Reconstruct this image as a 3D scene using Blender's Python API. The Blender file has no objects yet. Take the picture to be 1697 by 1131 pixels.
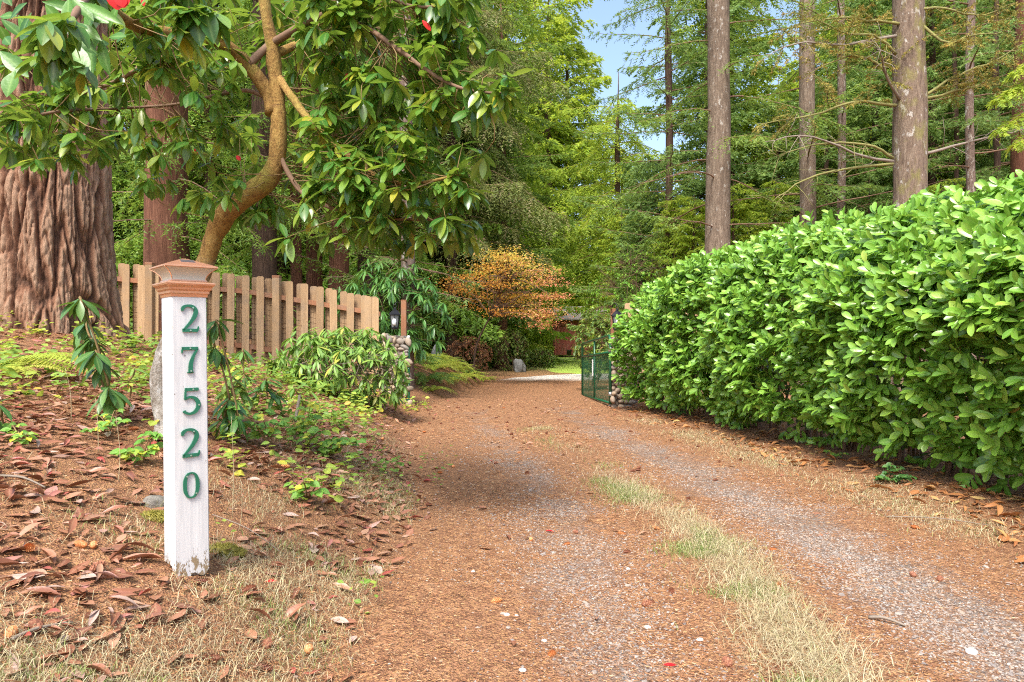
import bpy, math, random
import numpy as np
from mathutils import Matrix, Vector
R = math.radians
rng = np.random.default_rng(7)
random.seed(7)
sc = bpy.context.scene
C = sc.collection

# ------------------------------------------------------------------ camera, sky, sun, exposure
CZ = 1.2
cam_d = bpy.data.cameras.new('camera'); cam_d.lens = 24; cam_d.sensor_width = 36
cam_d.clip_start = .05; cam_d.clip_end = 2000
cam = bpy.data.objects.new('camera', cam_d); C.objects.link(cam)
cam.location = (0, 0, CZ); cam.rotation_euler = (R(90), 0, 0)
sc.camera = cam
SUN_EL, SUN_AZ = 55.0, 198.0          # azimuth clockwise from +Y: behind the camera, to the left
w = bpy.data.worlds.new('World'); sc.world = w; w.use_nodes = True
wn = w.node_tree; wn.nodes.clear()
sky = wn.nodes.new('ShaderNodeTexSky'); sky.sky_type = 'NISHITA'; sky.sun_disc = False
sky.sun_elevation = R(SUN_EL); sky.sun_rotation = R(SUN_AZ)
sky.air_density = 1.0; sky.dust_density = 3.5; sky.ozone_density = .8
bg = wn.nodes.new('ShaderNodeBackground'); bg.inputs['Strength'].default_value = 0.15
wo = wn.nodes.new('ShaderNodeOutputWorld')
hs = wn.nodes.new('ShaderNodeHueSaturation'); hs.inputs['Saturation'].default_value = 1.0      # thin high cloud
wn.links.new(sky.outputs[0], hs.inputs['Color']); wn.links.new(hs.outputs[0], bg.inputs[0]); wn.links.new(bg.outputs[0], wo.inputs[0])
sl = bpy.data.lights.new('sun', 'SUN'); sl.energy = 2.2; sl.angle = R(16); sl.color = (1, .96, .89)
so = bpy.data.objects.new('sun', sl); C.objects.link(so)
sd = Vector((math.sin(R(SUN_AZ))*math.cos(R(SUN_EL)), math.cos(R(SUN_AZ))*math.cos(R(SUN_EL)), math.sin(R(SUN_EL))))
so.rotation_euler = sd.to_track_quat('Z', 'Y').to_euler(); so.location = (-5, -8, 20)
sc.view_settings.view_transform = 'Standard'; sc.view_settings.look = 'None'
sc.view_settings.gamma = 1; sc.view_settings.use_curve_mapping = False
sc.view_settings.exposure = 1.38
sc.cycles.max_bounces = 8; sc.cycles.diffuse_bounces = 4; sc.cycles.glossy_bounces = 2
sc.cycles.transmission_bounces = 4; sc.cycles.transparent_max_bounces = 6
sc.cycles.use_denoising = False; sc.cycles.filter_width = 1.1; sc.cycles.sample_clamp_indirect = 4
sc.cycles.caustics_reflective = False; sc.cycles.caustics_refractive = False

# ------------------------------------------------------------------ helpers
FP = 1697*24/36
def px(x, y, Y): return np.array([(x-848.5)/FP*Y, Y, CZ-(y-565.5)/FP*Y])
def nrm(v): return v/np.maximum(np.linalg.norm(v, axis=-1, keepdims=True), 1e-9)
def smooth(a, b, x):
    t = np.clip((x-a)/(b-a), 0, 1); return t*t*(3-2*t)

def _h(i, j, k):
    n = (i*73856093) ^ (j*19349663) ^ (k*83492791)
    n = (n ^ (n >> 13))*1274126177 & 0x7fffffff
    return ((n ^ (n >> 16)) & 0xffff)/65535.0
def vnoise(p):
    p = np.asarray(p, float); b = np.floor(p).astype(np.int64); f = p-b; f = f*f*(3-2*f)
    i, j, k = b[:, 0], b[:, 1], b[:, 2]; o = 0
    for a in (0, 1):
        for c in (0, 1):
            for d in (0, 1):
                wgt = (f[:, 0] if a else 1-f[:, 0])*(f[:, 1] if c else 1-f[:, 1])*(f[:, 2] if d else 1-f[:, 2])
                o = o+wgt*_h(i+a, j+c, k+d)
    return o
def n2(x, y, s=1.0, k=0.0):
    x = np.atleast_1d(np.asarray(x, float)); y = np.atleast_1d(np.asarray(y, float))
    return vnoise(np.stack([x.ravel()*s, y.ravel()*s, np.full(x.size, k)+.37], 1)).reshape(x.shape)

class Geo:
    """collects vertices and faces, then links them as ONE mesh object"""
    def __init__(s): s.V = []; s.F = []; s.T = []; s.M = []; s.n = 0
    def add(s, V, F, tint=0.5, mid=0.0):
        V = np.asarray(V, float).reshape(-1, 3)
        if len(V) == 0: return s
        s.V.append(V)
        for f in (F if isinstance(F, list) and len(F) and isinstance(F[0], np.ndarray) else [np.asarray(F)]):
            if len(f): s.F.append(np.asarray(f, np.int64)+s.n)
        s.T.append(np.broadcast_to(np.asarray(tint, float), (len(V),)))
        s.M.append(np.broadcast_to(np.asarray(mid, float), (len(V),)))
        s.n += len(V); return s
    def mesh(s, name, origin=(0, 0, 0), smooth_=True):
        V = np.concatenate(s.V)-np.asarray(origin, float)
        me = bpy.data.meshes.new(name)
        me.vertices.add(len(V)); me.vertices.foreach_set('co', V.astype(np.float32).ravel())
        li = np.concatenate([f.ravel() for f in s.F]); tot = np.concatenate([np.full(len(f), f.shape[1]) for f in s.F])
        st = np.concatenate([[0], np.cumsum(tot)[:-1]])
        me.loops.add(len(li)); me.loops.foreach_set('vertex_index', li.astype(np.int32))
        me.polygons.add(len(tot)); me.polygons.foreach_set('loop_start', st.astype(np.int32))
        me.polygons.foreach_set('use_smooth', np.full(len(tot), bool(smooth_)))
        for nm, arr in (('tint', s.T), ('mid', s.M)):
            a = me.attributes.new(nm, 'FLOAT', 'POINT'); a.data.foreach_set('value', np.concatenate(arr).astype(np.float32))
        me.update(calc_edges=True)
        return me
    def build(s, name, mat, parent=None, origin=None, smooth_=True, kind=None):
        org = origin if origin is not None else (world_loc(parent) if parent is not None else (0, 0, 0))
        me = s.mesh(name, org, smooth_); me.materials.append(mat)
        o = bpy.data.objects.new(name, me); C.objects.link(o)
        if parent is not None: o.parent = parent
        elif origin is not None: o.location = origin
        if kind: o['kind'] = kind
        return o
def world_loc(o):
    v = Vector((0, 0, 0))
    while o is not None: v = v+o.location; o = o.parent
    return tuple(v)
def tag(o, label=None, cat=None, group=None, kind=None):
    if label: o['label'] = label
    if cat: o['category'] = cat
    if group: o['group'] = group
    if kind: o['kind'] = kind
    return o
def thing(name, loc, label, cat, group=None):
    o = bpy.data.objects.new(name, None); C.objects.link(o); o.location = tuple(float(v) for v in loc); o.empty_display_size = .1
    return tag(o, label, cat, group)
def link(name, me, parent=None, M=None):
    o = bpy.data.objects.new(name, me); C.objects.link(o)
    if parent is not None: o.parent = parent
    if M is not None: o.matrix_local = M
    return o
def m4(M3, p):
    return Matrix(((M3[0, 0], M3[0, 1], M3[0, 2], p[0]), (M3[1, 0], M3[1, 1], M3[1, 2], p[1]), (M3[2, 0], M3[2, 1], M3[2, 2], p[2]), (0, 0, 0, 1)))

def frames(d, n):
    """columns: side, direction, normal"""
    y = nrm(np.asarray(d, float)); x = nrm(np.cross(y, n)); z = np.cross(x, y)
    return np.stack([x, y, z], -1)
def place(g, T, M, P, S=1.0, tint=None):
    """copies of template T = (V, F, mid) at frames M (N,3,3), points P (N,3), sizes S"""
    V, F, mid = T; N = len(P)
    if N == 0: return
    S = np.broadcast_to(np.asarray(S, float), (N,)) if np.ndim(S) < 2 else S
    VV = V[None]*(S[:, None, None] if S.ndim == 1 else S[:, None, :])
    W = np.einsum('nij,nvj->nvi', M, VV)+P[:, None]
    off = (np.arange(N)*len(V))[:, None, None]
    FF = [(f[None]+off).reshape(-1, f.shape[1]) for f in (F if isinstance(F, list) else [F])]
    t = rng.random(N) if tint is None else np.broadcast_to(tint, (N,))
    g.add(W.reshape(-1, 3), FF, np.repeat(t, len(V)), np.tile(mid, N))

def leaf_tmpl(wid=.38, rows=6, fold=.10, curl=.12, peak=.5, sharp=1.0, twist=0.0):
    t = np.linspace(0, 1, rows); u = np.where(t < peak, t/peak*.5, .5+(t-peak)/(1-peak)*.5)
    hw = wid*.5*np.sin(np.pi*np.clip(u, .02, .985))**sharp
    V, mid = [], []
    for i in range(rows):
        zc = -curl*t[i]**2
        a = twist*t[i]
        for sx, m in ((-1, 0.), (0, 1.), (1, 0.)):
            x = sx*hw[i]; z = abs(sx)*fold*hw[i]*2
            V.append((x*math.cos(a)-z*math.sin(a), t[i], zc+x*math.sin(a)+z*math.cos(a))); mid.append(m)
    F = []
    for i in range(rows-1):
        b = i*3
        F += [(b, b+1, b+4, b+3), (b+1, b+2, b+5, b+4)]
    return np.array(V), np.array(F), np.array(mid)
LEAF = leaf_tmpl(.38, 6, .12, .12, .52, .72)
LAUREL = leaf_tmpl(.48, 8, .13, .16, .60, .52)
LEAF_LOW = leaf_tmpl(.42, 4, .10, .14, .5)
LEAF_LONG = leaf_tmpl(.25, 5, .12, .20, .55, .8)
LEAF_SLIM = leaf_tmpl(.19, 5, .15, .22, .55, .8)
LEAF_QUAD = (np.array([(0, 0, 0), (.22, .5, 0), (0, 1, -.08), (-.22, .5, 0)], float), np.array([(0, 1, 2, 3)]), np.zeros(4))

def tube(pts, rad, seg=7, cap=True):
    P = np.asarray(pts, float); n = len(P); rad = np.broadcast_to(np.asarray(rad, float), (n,))
    T = np.gradient(P, axis=0); T = nrm(T)
    ref = np.array([0, 0, 1.]) if abs(T[0, 2]) < .9 else np.array([1., 0, 0])
    u = nrm(np.cross(T[0], ref)); V = []
    ang = np.arange(seg)*2*np.pi/seg
    for i in range(n):
        u = nrm(u-T[i]*np.dot(u, T[i])); v = np.cross(T[i], u)
        V.append(P[i]+rad[i]*(np.cos(ang)[:, None]*u+np.sin(ang)[:, None]*v))
    V = np.concatenate(V); F = []
    a = np.arange(seg); b = (a+1) % seg
    F = np.concatenate([np.stack([i*seg+a, i*seg+b, (i+1)*seg+b, (i+1)*seg+a], 1) for i in range(n-1)])
    out = [F]
    if cap:
        out.append(np.arange(seg)[::-1][None]); out.append((np.arange(seg)+(n-1)*seg)[None])
    return V, out
def spline(pts, n):
    P = np.asarray(pts, float); m = len(P)
    t = np.linspace(0, m-1, n); i = np.clip(t.astype(int), 0, m-2); f = (t-i)[:, None]
    p0 = P[np.maximum(i-1, 0)]; p1 = P[i]; p2 = P[i+1]; p3 = P[np.minimum(i+2, m-1)]
    return .5*(2*p1+(p2-p0)*f+(2*p0-5*p1+4*p2-p3)*f**2+(3*p1-p0-3*p2+p3)*f**3)
def boxv(c, s, M=None, ch=0.0):
    """box with chamfered vertical-section edges (8 or 24 vertices)"""
    sx, sy, sz = np.asarray(s, float)/2
    if ch <= 0:
        V = np.array([(x, y, z) for x in (-sx, sx) for y in (-sy, sy) for z in (-sz, sz)])
        F = [np.array([(0, 1, 3, 2), (4, 6, 7, 5), (0, 4, 5, 1), (2, 3, 7, 6), (0, 2, 6, 4), (1, 5, 7, 3)])]
    else:
        o = [(-sx+ch, -sy), (sx-ch, -sy), (sx, -sy+ch), (sx, sy-ch), (sx-ch, sy), (-sx+ch, sy), (-sx, sy-ch), (-sx, -sy+ch)]
        q = np.array(o); k = 1-ch/np.array([sx, sy])
        rings = [(q*k, -sz), (q, -sz+ch), (q, sz-ch), (q*k, sz)]
        V = np.concatenate([np.column_stack([r, np.full(8, z)]) for r, z in rings])
        a = np.arange(8); b = (a+1) % 8
        F = [np.concatenate([np.stack([i*8+a, i*8+b, (i+1)*8+b, (i+1)*8+a], 1) for i in range(3)]), np.arange(8)[::-1][None], (np.arange(8)+24)[None]]
    if M is not None: V = V@np.asarray(M).T
    return V+np.asarray(c, float), F
def rotz(a): c, s = math.cos(a), math.sin(a); return np.array([(c, -s, 0), (s, c, 0), (0, 0, 1.)])
def prism(outline, y0, y1):
    """outline (x,z) extruded along y"""
    q = np.asarray(outline, float); n = len(q)
    V = np.concatenate([np.column_stack([q[:, 0], np.full(n, y0), q[:, 1]]), np.column_stack([q[:, 0], np.full(n, y1), q[:, 1]])])
    a = np.arange(n); b = (a+1) % n
    return V, [np.stack([a, b, b+n, a+n], 1), np.arange(n)[::-1][None], (np.arange(n)+n)[None]]

# ------------------------------------------------------------------ materials
def mat(name):
    m = bpy.data.materials.new(name); m.use_nodes = True; nt = m.node_tree; nt.nodes.clear()
    out = nt.nodes.new('ShaderNodeOutputMaterial'); b = nt.nodes.new('ShaderNodeBsdfPrincipled')
    nt.links.new(b.outputs[0], out.inputs[0]); return m, nt, b, out
def ramp(nt, fac, stops):
    r = nt.nodes.new('ShaderNodeValToRGB'); el = r.color_ramp.elements
    while len(el) < len(stops): el.new(.5)
    for e, (p, c) in zip(el, stops): e.position = p; e.color = (*c, 1)
    if fac is not None: nt.links.new(fac, r.inputs[0])
    return r.outputs[0]
def attr(nt, nm):
    a = nt.nodes.new('ShaderNodeAttribute'); a.attribute_name = nm; return a.outputs['Fac']
def math_(nt, op, a, b=None, clamp=False):
    n = nt.nodes.new('ShaderNodeMath'); n.operation = op; n.use_clamp = clamp
    for i, v in enumerate((a, b)):
        if v is None: continue
        if isinstance(v, (int, float)): n.inputs[i].default_value = v
        else: nt.links.new(v, n.inputs[i])
    return n.outputs[0]
def mixc(nt, fac, a, b, mode='MIX'):
    n = nt.nodes.new('ShaderNodeMix'); n.data_type = 'RGBA'; n.blend_type = mode
    for i, v in ((0, fac), (6, a), (7, b)):
        if isinstance(v, (int, float)): n.inputs[i].default_value = v
        elif isinstance(v, tuple): n.inputs[i].default_value = (*v, 1)
        else: nt.links.new(v, n.inputs[i])
    return n.outputs[2]
def coord(nt, scale=(1, 1, 1), obj=False):
    if obj: s = nt.nodes.new('ShaderNodeTexCoord').outputs['Object']
    else: s = nt.nodes.new('ShaderNodeNewGeometry').outputs['Position']
    mp = nt.nodes.new('ShaderNodeMapping'); mp.inputs['Scale'].default_value = scale
    nt.links.new(s, mp.inputs[0]); return mp.outputs[0]
def noise(nt, vec, scale, detail=4, rough=.6, dist=0):
    n = nt.nodes.new('ShaderNodeTexNoise'); n.inputs['Scale'].default_value = scale; n.inputs['Detail'].default_value = detail
    n.inputs['Roughness'].default_value = rough; n.inputs['Distortion'].default_value = dist
    if vec is not None: nt.links.new(vec, n.inputs['Vector'])
    return n.outputs['Fac']
def voro(nt, vec, scale, feature='F1'):
    n = nt.nodes.new('ShaderNodeTexVoronoi'); n.inputs['Scale'].default_value = scale; n.feature = feature
    if vec is not None: nt.links.new(vec, n.inputs['Vector'])
    return n
def bump(nt, b, h, strength=.5, dist=.02):
    n = nt.nodes.new('ShaderNodeBump'); n.inputs['Strength'].default_value = strength; n.inputs['Distance'].default_value = dist
    nt.links.new(h, n.inputs['Height']); nt.links.new(n.outputs[0], b.inputs['Normal'])
def leafmat(name, stops, rough=.4, transl=.3, rib=None, spec=.5, tcol=None, bumpy=0):
    m, nt, b, out = mat(name)
    oi = nt.nodes.new('ShaderNodeObjectInfo')
    ta = attr(nt, 'tint'); single = math_(nt, 'LESS_THAN', ta, 1e-5)        # single leaves take their tint from the object, masses from the mesh
    f = math_(nt, 'FRACT', math_(nt, 'ADD', ta, math_(nt, 'MULTIPLY', oi.outputs['Random'], single)))
    c = ramp(nt, f, stops)
    nz = noise(nt, coord(nt), 35, 3)
    c = mixc(nt, .35, c, mixc(nt, nz, (.45, .45, .45), (.62, .62, .55)), 'OVERLAY')
    if rib is not None:
        mm = math_(nt, 'POWER', attr(nt, 'mid'), 5.0)
        c = mixc(nt, math_(nt, 'MULTIPLY', mm, .6), c, rib)
    nt.links.new(c, b.inputs['Base Color']); b.inputs['Roughness'].default_value = rough
    b.inputs['Specular IOR Level'].default_value = spec
    if bumpy: bump(nt, b, noise(nt, coord(nt), bumpy, 2), .35, .004)
    if transl > 0:
        t = nt.nodes.new('ShaderNodeBsdfTranslucent')
        tc = mixc(nt, .6, c, tcol or (.35, .5, .05), 'MIX'); nt.links.new(tc, t.inputs[0])
        mx = nt.nodes.new('ShaderNodeMixShader'); mx.inputs[0].default_value = transl
        nt.links.new(b.outputs[0], mx.inputs[1]); nt.links.new(t.outputs[0], mx.inputs[2]); nt.links.new(mx.outputs[0], out.inputs[0])
    return m
def plain(name, col, rough=.6, metal=0, bumps=0, var=.15, scale=20):
    m, nt, b, out = mat(name)
    nz = noise(nt, coord(nt, obj=False), scale, 5)
    c = mixc(nt, nz, tuple(v*(1-var) for v in col), tuple(min(1, v*(1+var)) for v in col))
    nt.links.new(c, b.inputs['Base Color']); b.inputs['Roughness'].default_value = rough; b.inputs['Metallic'].default_value = metal
    if bumps: bump(nt, b, nz, bumps, .01)
    return m
def barkmat(name, dark, midc, light, sc_=6, stretch=.12, strength=.8, lichen=None, lich_amt=.6, moss=None):
    if 'bark' in name: dark, midc, light = (tuple(v*k for v in c) for c, k in ((dark, .5), (midc, .66), (light, .8)))
    m, nt, b, out = mat(name)
    v = coord(nt, (1, 1, stretch))
    n1 = noise(nt, v, sc_*3, 7, .68, .6); n3 = noise(nt, v, sc_*14, 4, .7, .3)
    f = math_(nt, 'ADD', math_(nt, 'MULTIPLY', n1, .65), math_(nt, 'MULTIPLY', n3, .35))
    c = ramp(nt, f, [(.34, dark), (.5, midc), (.68, light)])
    big = noise(nt, coord(nt), 1.3, 3); c = mixc(nt, math_(nt, 'MULTIPLY', big, .5), c, mixc(nt, .5, c, midc))
    if lichen:
        l = noise(nt, coord(nt, (1, 1, .6)), 9, 5, .65); lf = ramp(nt, l, [(lich_amt, (0, 0, 0)), (lich_amt+.06, (1, 1, 1))])
        c = mixc(nt, math_(nt, 'MULTIPLY', lf, .75), c, lichen)
    if moss:
        l = noise(nt, coord(nt, (1, 1, .5)), 4, 5, .65); lf = ramp(nt, l, [(.5, (0, 0, 0)), (.66, (1, 1, 1))]); c = mixc(nt, math_(nt, 'MULTIPLY', lf, .8), c, moss)
    nt.links.new(c, b.inputs['Base Color']); b.inputs['Roughness'].default_value = .9; b.inputs['Specular IOR Level'].default_value = .25
    bump(nt, b, f, strength, .03)
    return m
def woodmat(name, dark, light, rough=.75, knots=True):
    m, nt, b, out = mat(name)
    oi = nt.nodes.new('ShaderNodeObjectInfo')
    cmb = nt.nodes.new('ShaderNodeCombineXYZ')
    nt.links.new(math_(nt, 'MULTIPLY', oi.outputs['Random'], 37.0), cmb.inputs[0]); nt.links.new(math_(nt, 'MULTIPLY', oi.outputs['Random'], 91.0), cmb.inputs[2])
    tc = nt.nodes.new('ShaderNodeTexCoord'); ad = nt.nodes.new('ShaderNodeVectorMath'); ad.operation = 'ADD'
    nt.links.new(tc.outputs['Object'], ad.inputs[0]); nt.links.new(cmb.outputs[0], ad.inputs[1])
    mp = nt.nodes.new('ShaderNodeMapping'); mp.inputs['Scale'].default_value = (1, 1, .06); nt.links.new(ad.outputs[0], mp.inputs[0])
    g = noise(nt, mp.outputs[0], 60, 5, .7, .8); g2 = noise(nt, mp.outputs[0], 14, 3, .6, .5)
    f = math_(nt, 'ADD', math_(nt, 'MULTIPLY', g, .5), math_(nt, 'MULTIPLY', g2, .5))
    c = ramp(nt, f, [(.32, dark), (.66, light)])
    c = mixc(nt, math_(nt, 'MULTIPLY', oi.outputs['Random'], .55), c, tuple(v*.62 for v in dark))
    wx = noise(nt, ad.outputs[0], 3.0, 4); c = mixc(nt, math_(nt, 'MULTIPLY', ramp(nt, wx, [(.46, (0, 0, 0)), (.72, (1, 1, 1))]), .55), c, (.23, .18, .13))
    if knots:
        mk = nt.nodes.new('ShaderNodeMapping'); mk.inputs['Scale'].default_value = (1, 1, .55); nt.links.new(ad.outputs[0], mk.inputs[0])
        vk = voro(nt, mk.outputs[0], 6.5); kf = ramp(nt, vk.outputs['Distance'], [(.05, (1, 1, 1)), (.10, (0, 0, 0))])
        c = mixc(nt, math_(nt, 'MULTIPLY', kf, .7), c, (.10, .05, .025))
    nt.links.new(c, b.inputs['Base Color']); b.inputs['Roughness'].default_value = rough; b.inputs['Specular IOR Level'].default_value = .3
    bump(nt, b, g, .25, .004); return m

G1, G2, G3 = (.045, .11, .018), (.075, .18, .028), (.14, .29, .045)
M = {}
M['laurel'] = leafmat('laurel_leaf', [(0, (.075, .19, .024)), (.45, (.145, .33, .036)), (.8, (.25, .47, .06)), (.975, (.36, .53, .08)), (.985, (.44, .38, .06)), (.994, (.32, .16, .05)), (1, (.16, .30, .04))], .3, .28, (.30, .46, .12), .55, bumpy=60)
M['laurel_shade'] = leafmat('laurel_shade_leaf', [(0, (.03, .075, .014)), (.7, (.05, .12, .02)), (.92, (.10, .12, .03)), (1, (.22, .12, .03))], .5, .2)  # hedge interior: shade is painted in as darker leaf greens
M['rhodo'] = leafmat('rhododendron_leaf', [(0, (.032, .12, .02)), (.4, (.065, .19, .03)), (.7, (.15, .28, .04)), (.93, (.26, .34, .045)), (1, (.46, .40, .04))], .26, .36, (.22, .32, .09), .6, (.32, .46, .04))
M['rhodo_near'] = leafmat('near_rhododendron_leaf', [(0, (.025, .095, .015)), (.6, (.05, .165, .022)), (1, (.09, .23, .03))], .34, .22, (.24, .40, .12), .32, bumpy=40)
M['rhodo_bush'] = leafmat('rhododendron_bush_leaf', [(0, (.10, .22, .04)), (.5, (.17, .33, .06)), (.9, (.27, .40, .07)), (1, (.46, .42, .07))], .42, .3, (.34, .42, .15), .45)
M['rhodo_tall'] = leafmat('drooping_leaf', [(0, (.045, .15, .035)), (.6, (.085, .24, .05)), (1, (.16, .32, .07))], .35, .25, (.2, .3, .1), .5)
M['sapling'] = leafmat('sapling_leaf', [(0, (.03, .11, .025)), (.6, (.055, .16, .035)), (1, (.11, .23, .05))], .38, .22, (.2, .3, .1), .5)
M['red'] = leafmat('red_leaf', [(0, (.62, .015, .02)), (1, (.70, .03, .03))], .4, .35, None, .4, (.9, .03, .03))
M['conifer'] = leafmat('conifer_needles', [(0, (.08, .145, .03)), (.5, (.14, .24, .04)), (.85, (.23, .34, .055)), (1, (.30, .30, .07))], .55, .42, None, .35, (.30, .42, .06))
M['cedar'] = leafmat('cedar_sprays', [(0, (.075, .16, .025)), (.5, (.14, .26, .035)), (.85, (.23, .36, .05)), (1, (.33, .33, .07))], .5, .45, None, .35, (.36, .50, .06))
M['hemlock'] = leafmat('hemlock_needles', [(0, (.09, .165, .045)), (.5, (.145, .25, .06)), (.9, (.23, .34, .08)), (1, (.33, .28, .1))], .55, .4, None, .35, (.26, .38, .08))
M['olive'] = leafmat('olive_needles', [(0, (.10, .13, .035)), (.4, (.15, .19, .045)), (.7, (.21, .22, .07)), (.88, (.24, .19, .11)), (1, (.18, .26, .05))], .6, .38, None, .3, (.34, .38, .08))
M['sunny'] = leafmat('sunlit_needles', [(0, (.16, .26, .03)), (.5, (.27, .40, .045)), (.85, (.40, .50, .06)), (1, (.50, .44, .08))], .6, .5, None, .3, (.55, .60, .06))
M['mossy_needle'] = leafmat('mossy_twigs', [(0, (.16, .17, .04)), (.5, (.24, .22, .05)), (.85, (.34, .24, .06)), (1, (.42, .20, .05))], .8, .2, None, .2, (.4, .4, .08))
M['maple'] = leafmat('maple_leaf', [(0, (.72, .24, .06)), (.25, (.78, .36, .07)), (.5, (.80, .54, .09)), (.70, (.52, .58, .11)), (.84, (.76, .42, .18)), (1, (.78, .27, .20))], .7, .5, None, .3, (.75, .38, .08))
M['rusty'] = leafmat('rusty_shrub_leaf', [(0, (.24, .09, .05)), (.6, (.36, .16, .08)), (1, (.30, .22, .08))], .6, .3, None, .3, (.5, .22, .1))
M['box'] = leafmat('evergreen_shrub_leaf', [(0, (.06, .12, .03)), (.6, (.13, .21, .045)), (.9, (.25, .31, .06)), (1, (.32, .22, .07))], .5, .25, None, .4)
M['fern_y'] = leafmat('yellow_fern', [(0, (.28, .38, .05)), (.6, (.42, .50, .07)), (1, (.52, .50, .10))], .6, .4, None, .3, (.6, .66, .1))
M['fern_g'] = leafmat('green_fern', [(0, (.08, .17, .03)), (.6, (.15, .27, .05)), (1, (.28, .36, .08))], .6, .3, None, .3)
M['weed'] = leafmat('weed_leaf', [(0, (.10, .22, .03)), (.45, (.20, .34, .05)), (.75, (.34, .42, .06)), (.93, (.55, .48, .05)), (1, (.5, .3, .05))], .5, .35, (.4, .5, .15), .35, (.5, .6, .06))
M['bramble'] = leafmat('bramble_leaf', [(0, (.09, .24, .04)), (.6, (.16, .36, .05)), (.85, (.38, .46, .05)), (1, (.62, .52, .04))], .5, .32, (.35, .48, .15), .35, (.45, .6, .05))
M['grass_dry'] = leafmat('dry_grass', [(0, (.36, .27, .15)), (.5, (.50, .42, .26)), (.85, (.62, .56, .38)), (1, (.34, .37, .14))], .7, .25, None, .25, (.6, .5, .25))
M['grass_green'] = leafmat('green_grass', [(0, (.16, .23, .06)), (.6, (.25, .32, .10)), (1, (.40, .39, .16))], .6, .3, None, .3, (.4, .55, .1))
M['dead_leaf'] = leafmat('fallen_leaf', [(0, (.15, .055, .032)), (.28, (.25, .10, .058)), (.52, (.33, .155, .09)), (.72, (.40, .235, .155)), (.84, (.30, .05, .042)), (.93, (.44, .34, .29)), (1, (.19, .08, .05))], .42, .08, (.36, .2, .12), .45, (.4, .15, .05), bumpy=50)
M['orange_leaf'] = leafmat('orange_fallen_leaf', [(0, (.24, .09, .032)), (.5, (.38, .16, .055)), (.85, (.46, .25, .10)), (1, (.42, .32, .11))], .55, .12, (.4, .2, .1), .35, (.6, .25, .05))
M['needle'] = leafmat('needle_litter', [(0, (.20, .08, .038)), (.4, (.37, .165, .075)), (.75, (.48, .26, .12)), (.93, (.52, .39, .24)), (1, (.25, .11, .06))], .75, .05, None, .2)
M['cone'] = leafmat('cone_scale', [(0, (.17, .065, .04)), (.5, (.26, .10, .055)), (1, (.36, .17, .10))], .6, 0, None, .3)
M['cone_orange'] = leafmat('orange_cone_scale', [(0, (.42, .15, .05)), (.6, (.55, .22, .08)), (1, (.6, .32, .16))], .6, 0, None, .3)
M['bark_fir'] = barkmat('fir_bark', (.10, .045, .026), (.28, .145, .09), (.44, .29, .20), 9, .3, .9)
def fir_extra():
    nt = M['bark_fir'].node_tree; b = [n for n in nt.nodes if n.type == 'BSDF_PRINCIPLED'][0]
    old = b.inputs['Base Color'].links[0].from_socket
    c = ramp(nt, attr(nt, 'mid'), [(.28, (.04, .018, .011)), (.50, (.17, .078, .043)), (.72, (.28, .15, .09)), (.98, (.38, .25, .165))])
    nt.links.new(mixc(nt, .65, old, c), b.inputs['Base Color'])
fir_extra()
M['bark_cedar'] = barkmat('cedar_bark', (.09, .035, .022), (.20, .085, .05), (.32, .16, .10), 8, .05, .8)
M['bark_dark'] = barkmat('dark_bark', (.05, .03, .022), (.11, .065, .045), (.20, .13, .09), 8, .08, .7)
M['bark_pink'] = barkmat('pinkish_fir_bark', (.13, .09, .065), (.25, .185, .135), (.39, .315, .24), 7, .18, 1.0, (.44, .42, .38), .60)
M['bark_lichen'] = barkmat('lichen_bark', (.15, .10, .075), (.27, .19, .15), (.38, .30, .24), 8, .3, .7, (.40, .38, .33), .55)
M['bark_moss'] = barkmat('mossy_fir_bark', (.13, .085, .06), (.25, .18, .13), (.38, .30, .225), 7, .18, 1.0, (.46, .44, .40), .58, (.20, .19, .05))
M['bark_rhodo'] = barkmat('rhododendron_bark', (.18, .09, .035), (.44, .26, .08), (.54, .39, .13), 7, .5, .8, (.45, .42, .36), .68, (.26, .25, .05))
def rhodo_extra():
    nt = M['bark_rhodo'].node_tree; b = [n for n in nt.nodes if n.type == 'BSDF_PRINCIPLED'][0]; old = b.inputs['Base Color'].links[0].from_socket
    sep = nt.nodes.new('ShaderNodeSeparateXYZ'); nt.links.new(coord(nt), sep.inputs[0])
    f = math_(nt, 'ADD', math_(nt, 'DIVIDE', sep.outputs[2], 3.0), math_(nt, 'MULTIPLY', math_(nt, 'SUBTRACT', noise(nt, coord(nt), 6, 4), .5), .35))
    lo = ramp(nt, noise(nt, coord(nt), 22, 6, .7, .4), [(.35, (.15, .12, .09)), (.5, (.30, .27, .23)), (.66, (.46, .45, .43))])
    rg = noise(nt, coord(nt, (1, 1, 7)), 5, 5, .7, 1.2); old = mixc(nt, math_(nt, 'MULTIPLY', ramp(nt, rg, [(.56, (0, 0, 0)), (.66, (1, 1, 1))]), .65), old, (.13, .065, .03))
    nt.links.new(mixc(nt, ramp(nt, f, [(.40, (0, 0, 0)), (.56, (1, 1, 1))]), lo, old), b.inputs['Base Color'])
rhodo_extra()
M['bark_grey'] = barkmat('grey_bark', (.16, .13, .10), (.30, .26, .21), (.44, .41, .36), 8, .4, .5, (.5, .5, .46), .55)
M['twig'] = plain('twig', (.17, .10, .06), .85, 0, .3, .3)
M['moss_twig'] = plain('mossy_twig', (.20, .19, .06), .9, 0, .5, .5, 12)
M['grey_twig'] = plain('grey_twig', (.22, .18, .14), .85, 0, .3, .25)
M['stem_red'] = plain('leaf_stem', (.20, .13, .05), .8)
M['picket'] = woodmat('cedar_picket', (.33, .20, .095), (.55, .38, .215))
M['picket_back'] = woodmat('cedar_picket_back', (.31, .185, .09), (.52, .355, .20))
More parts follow.
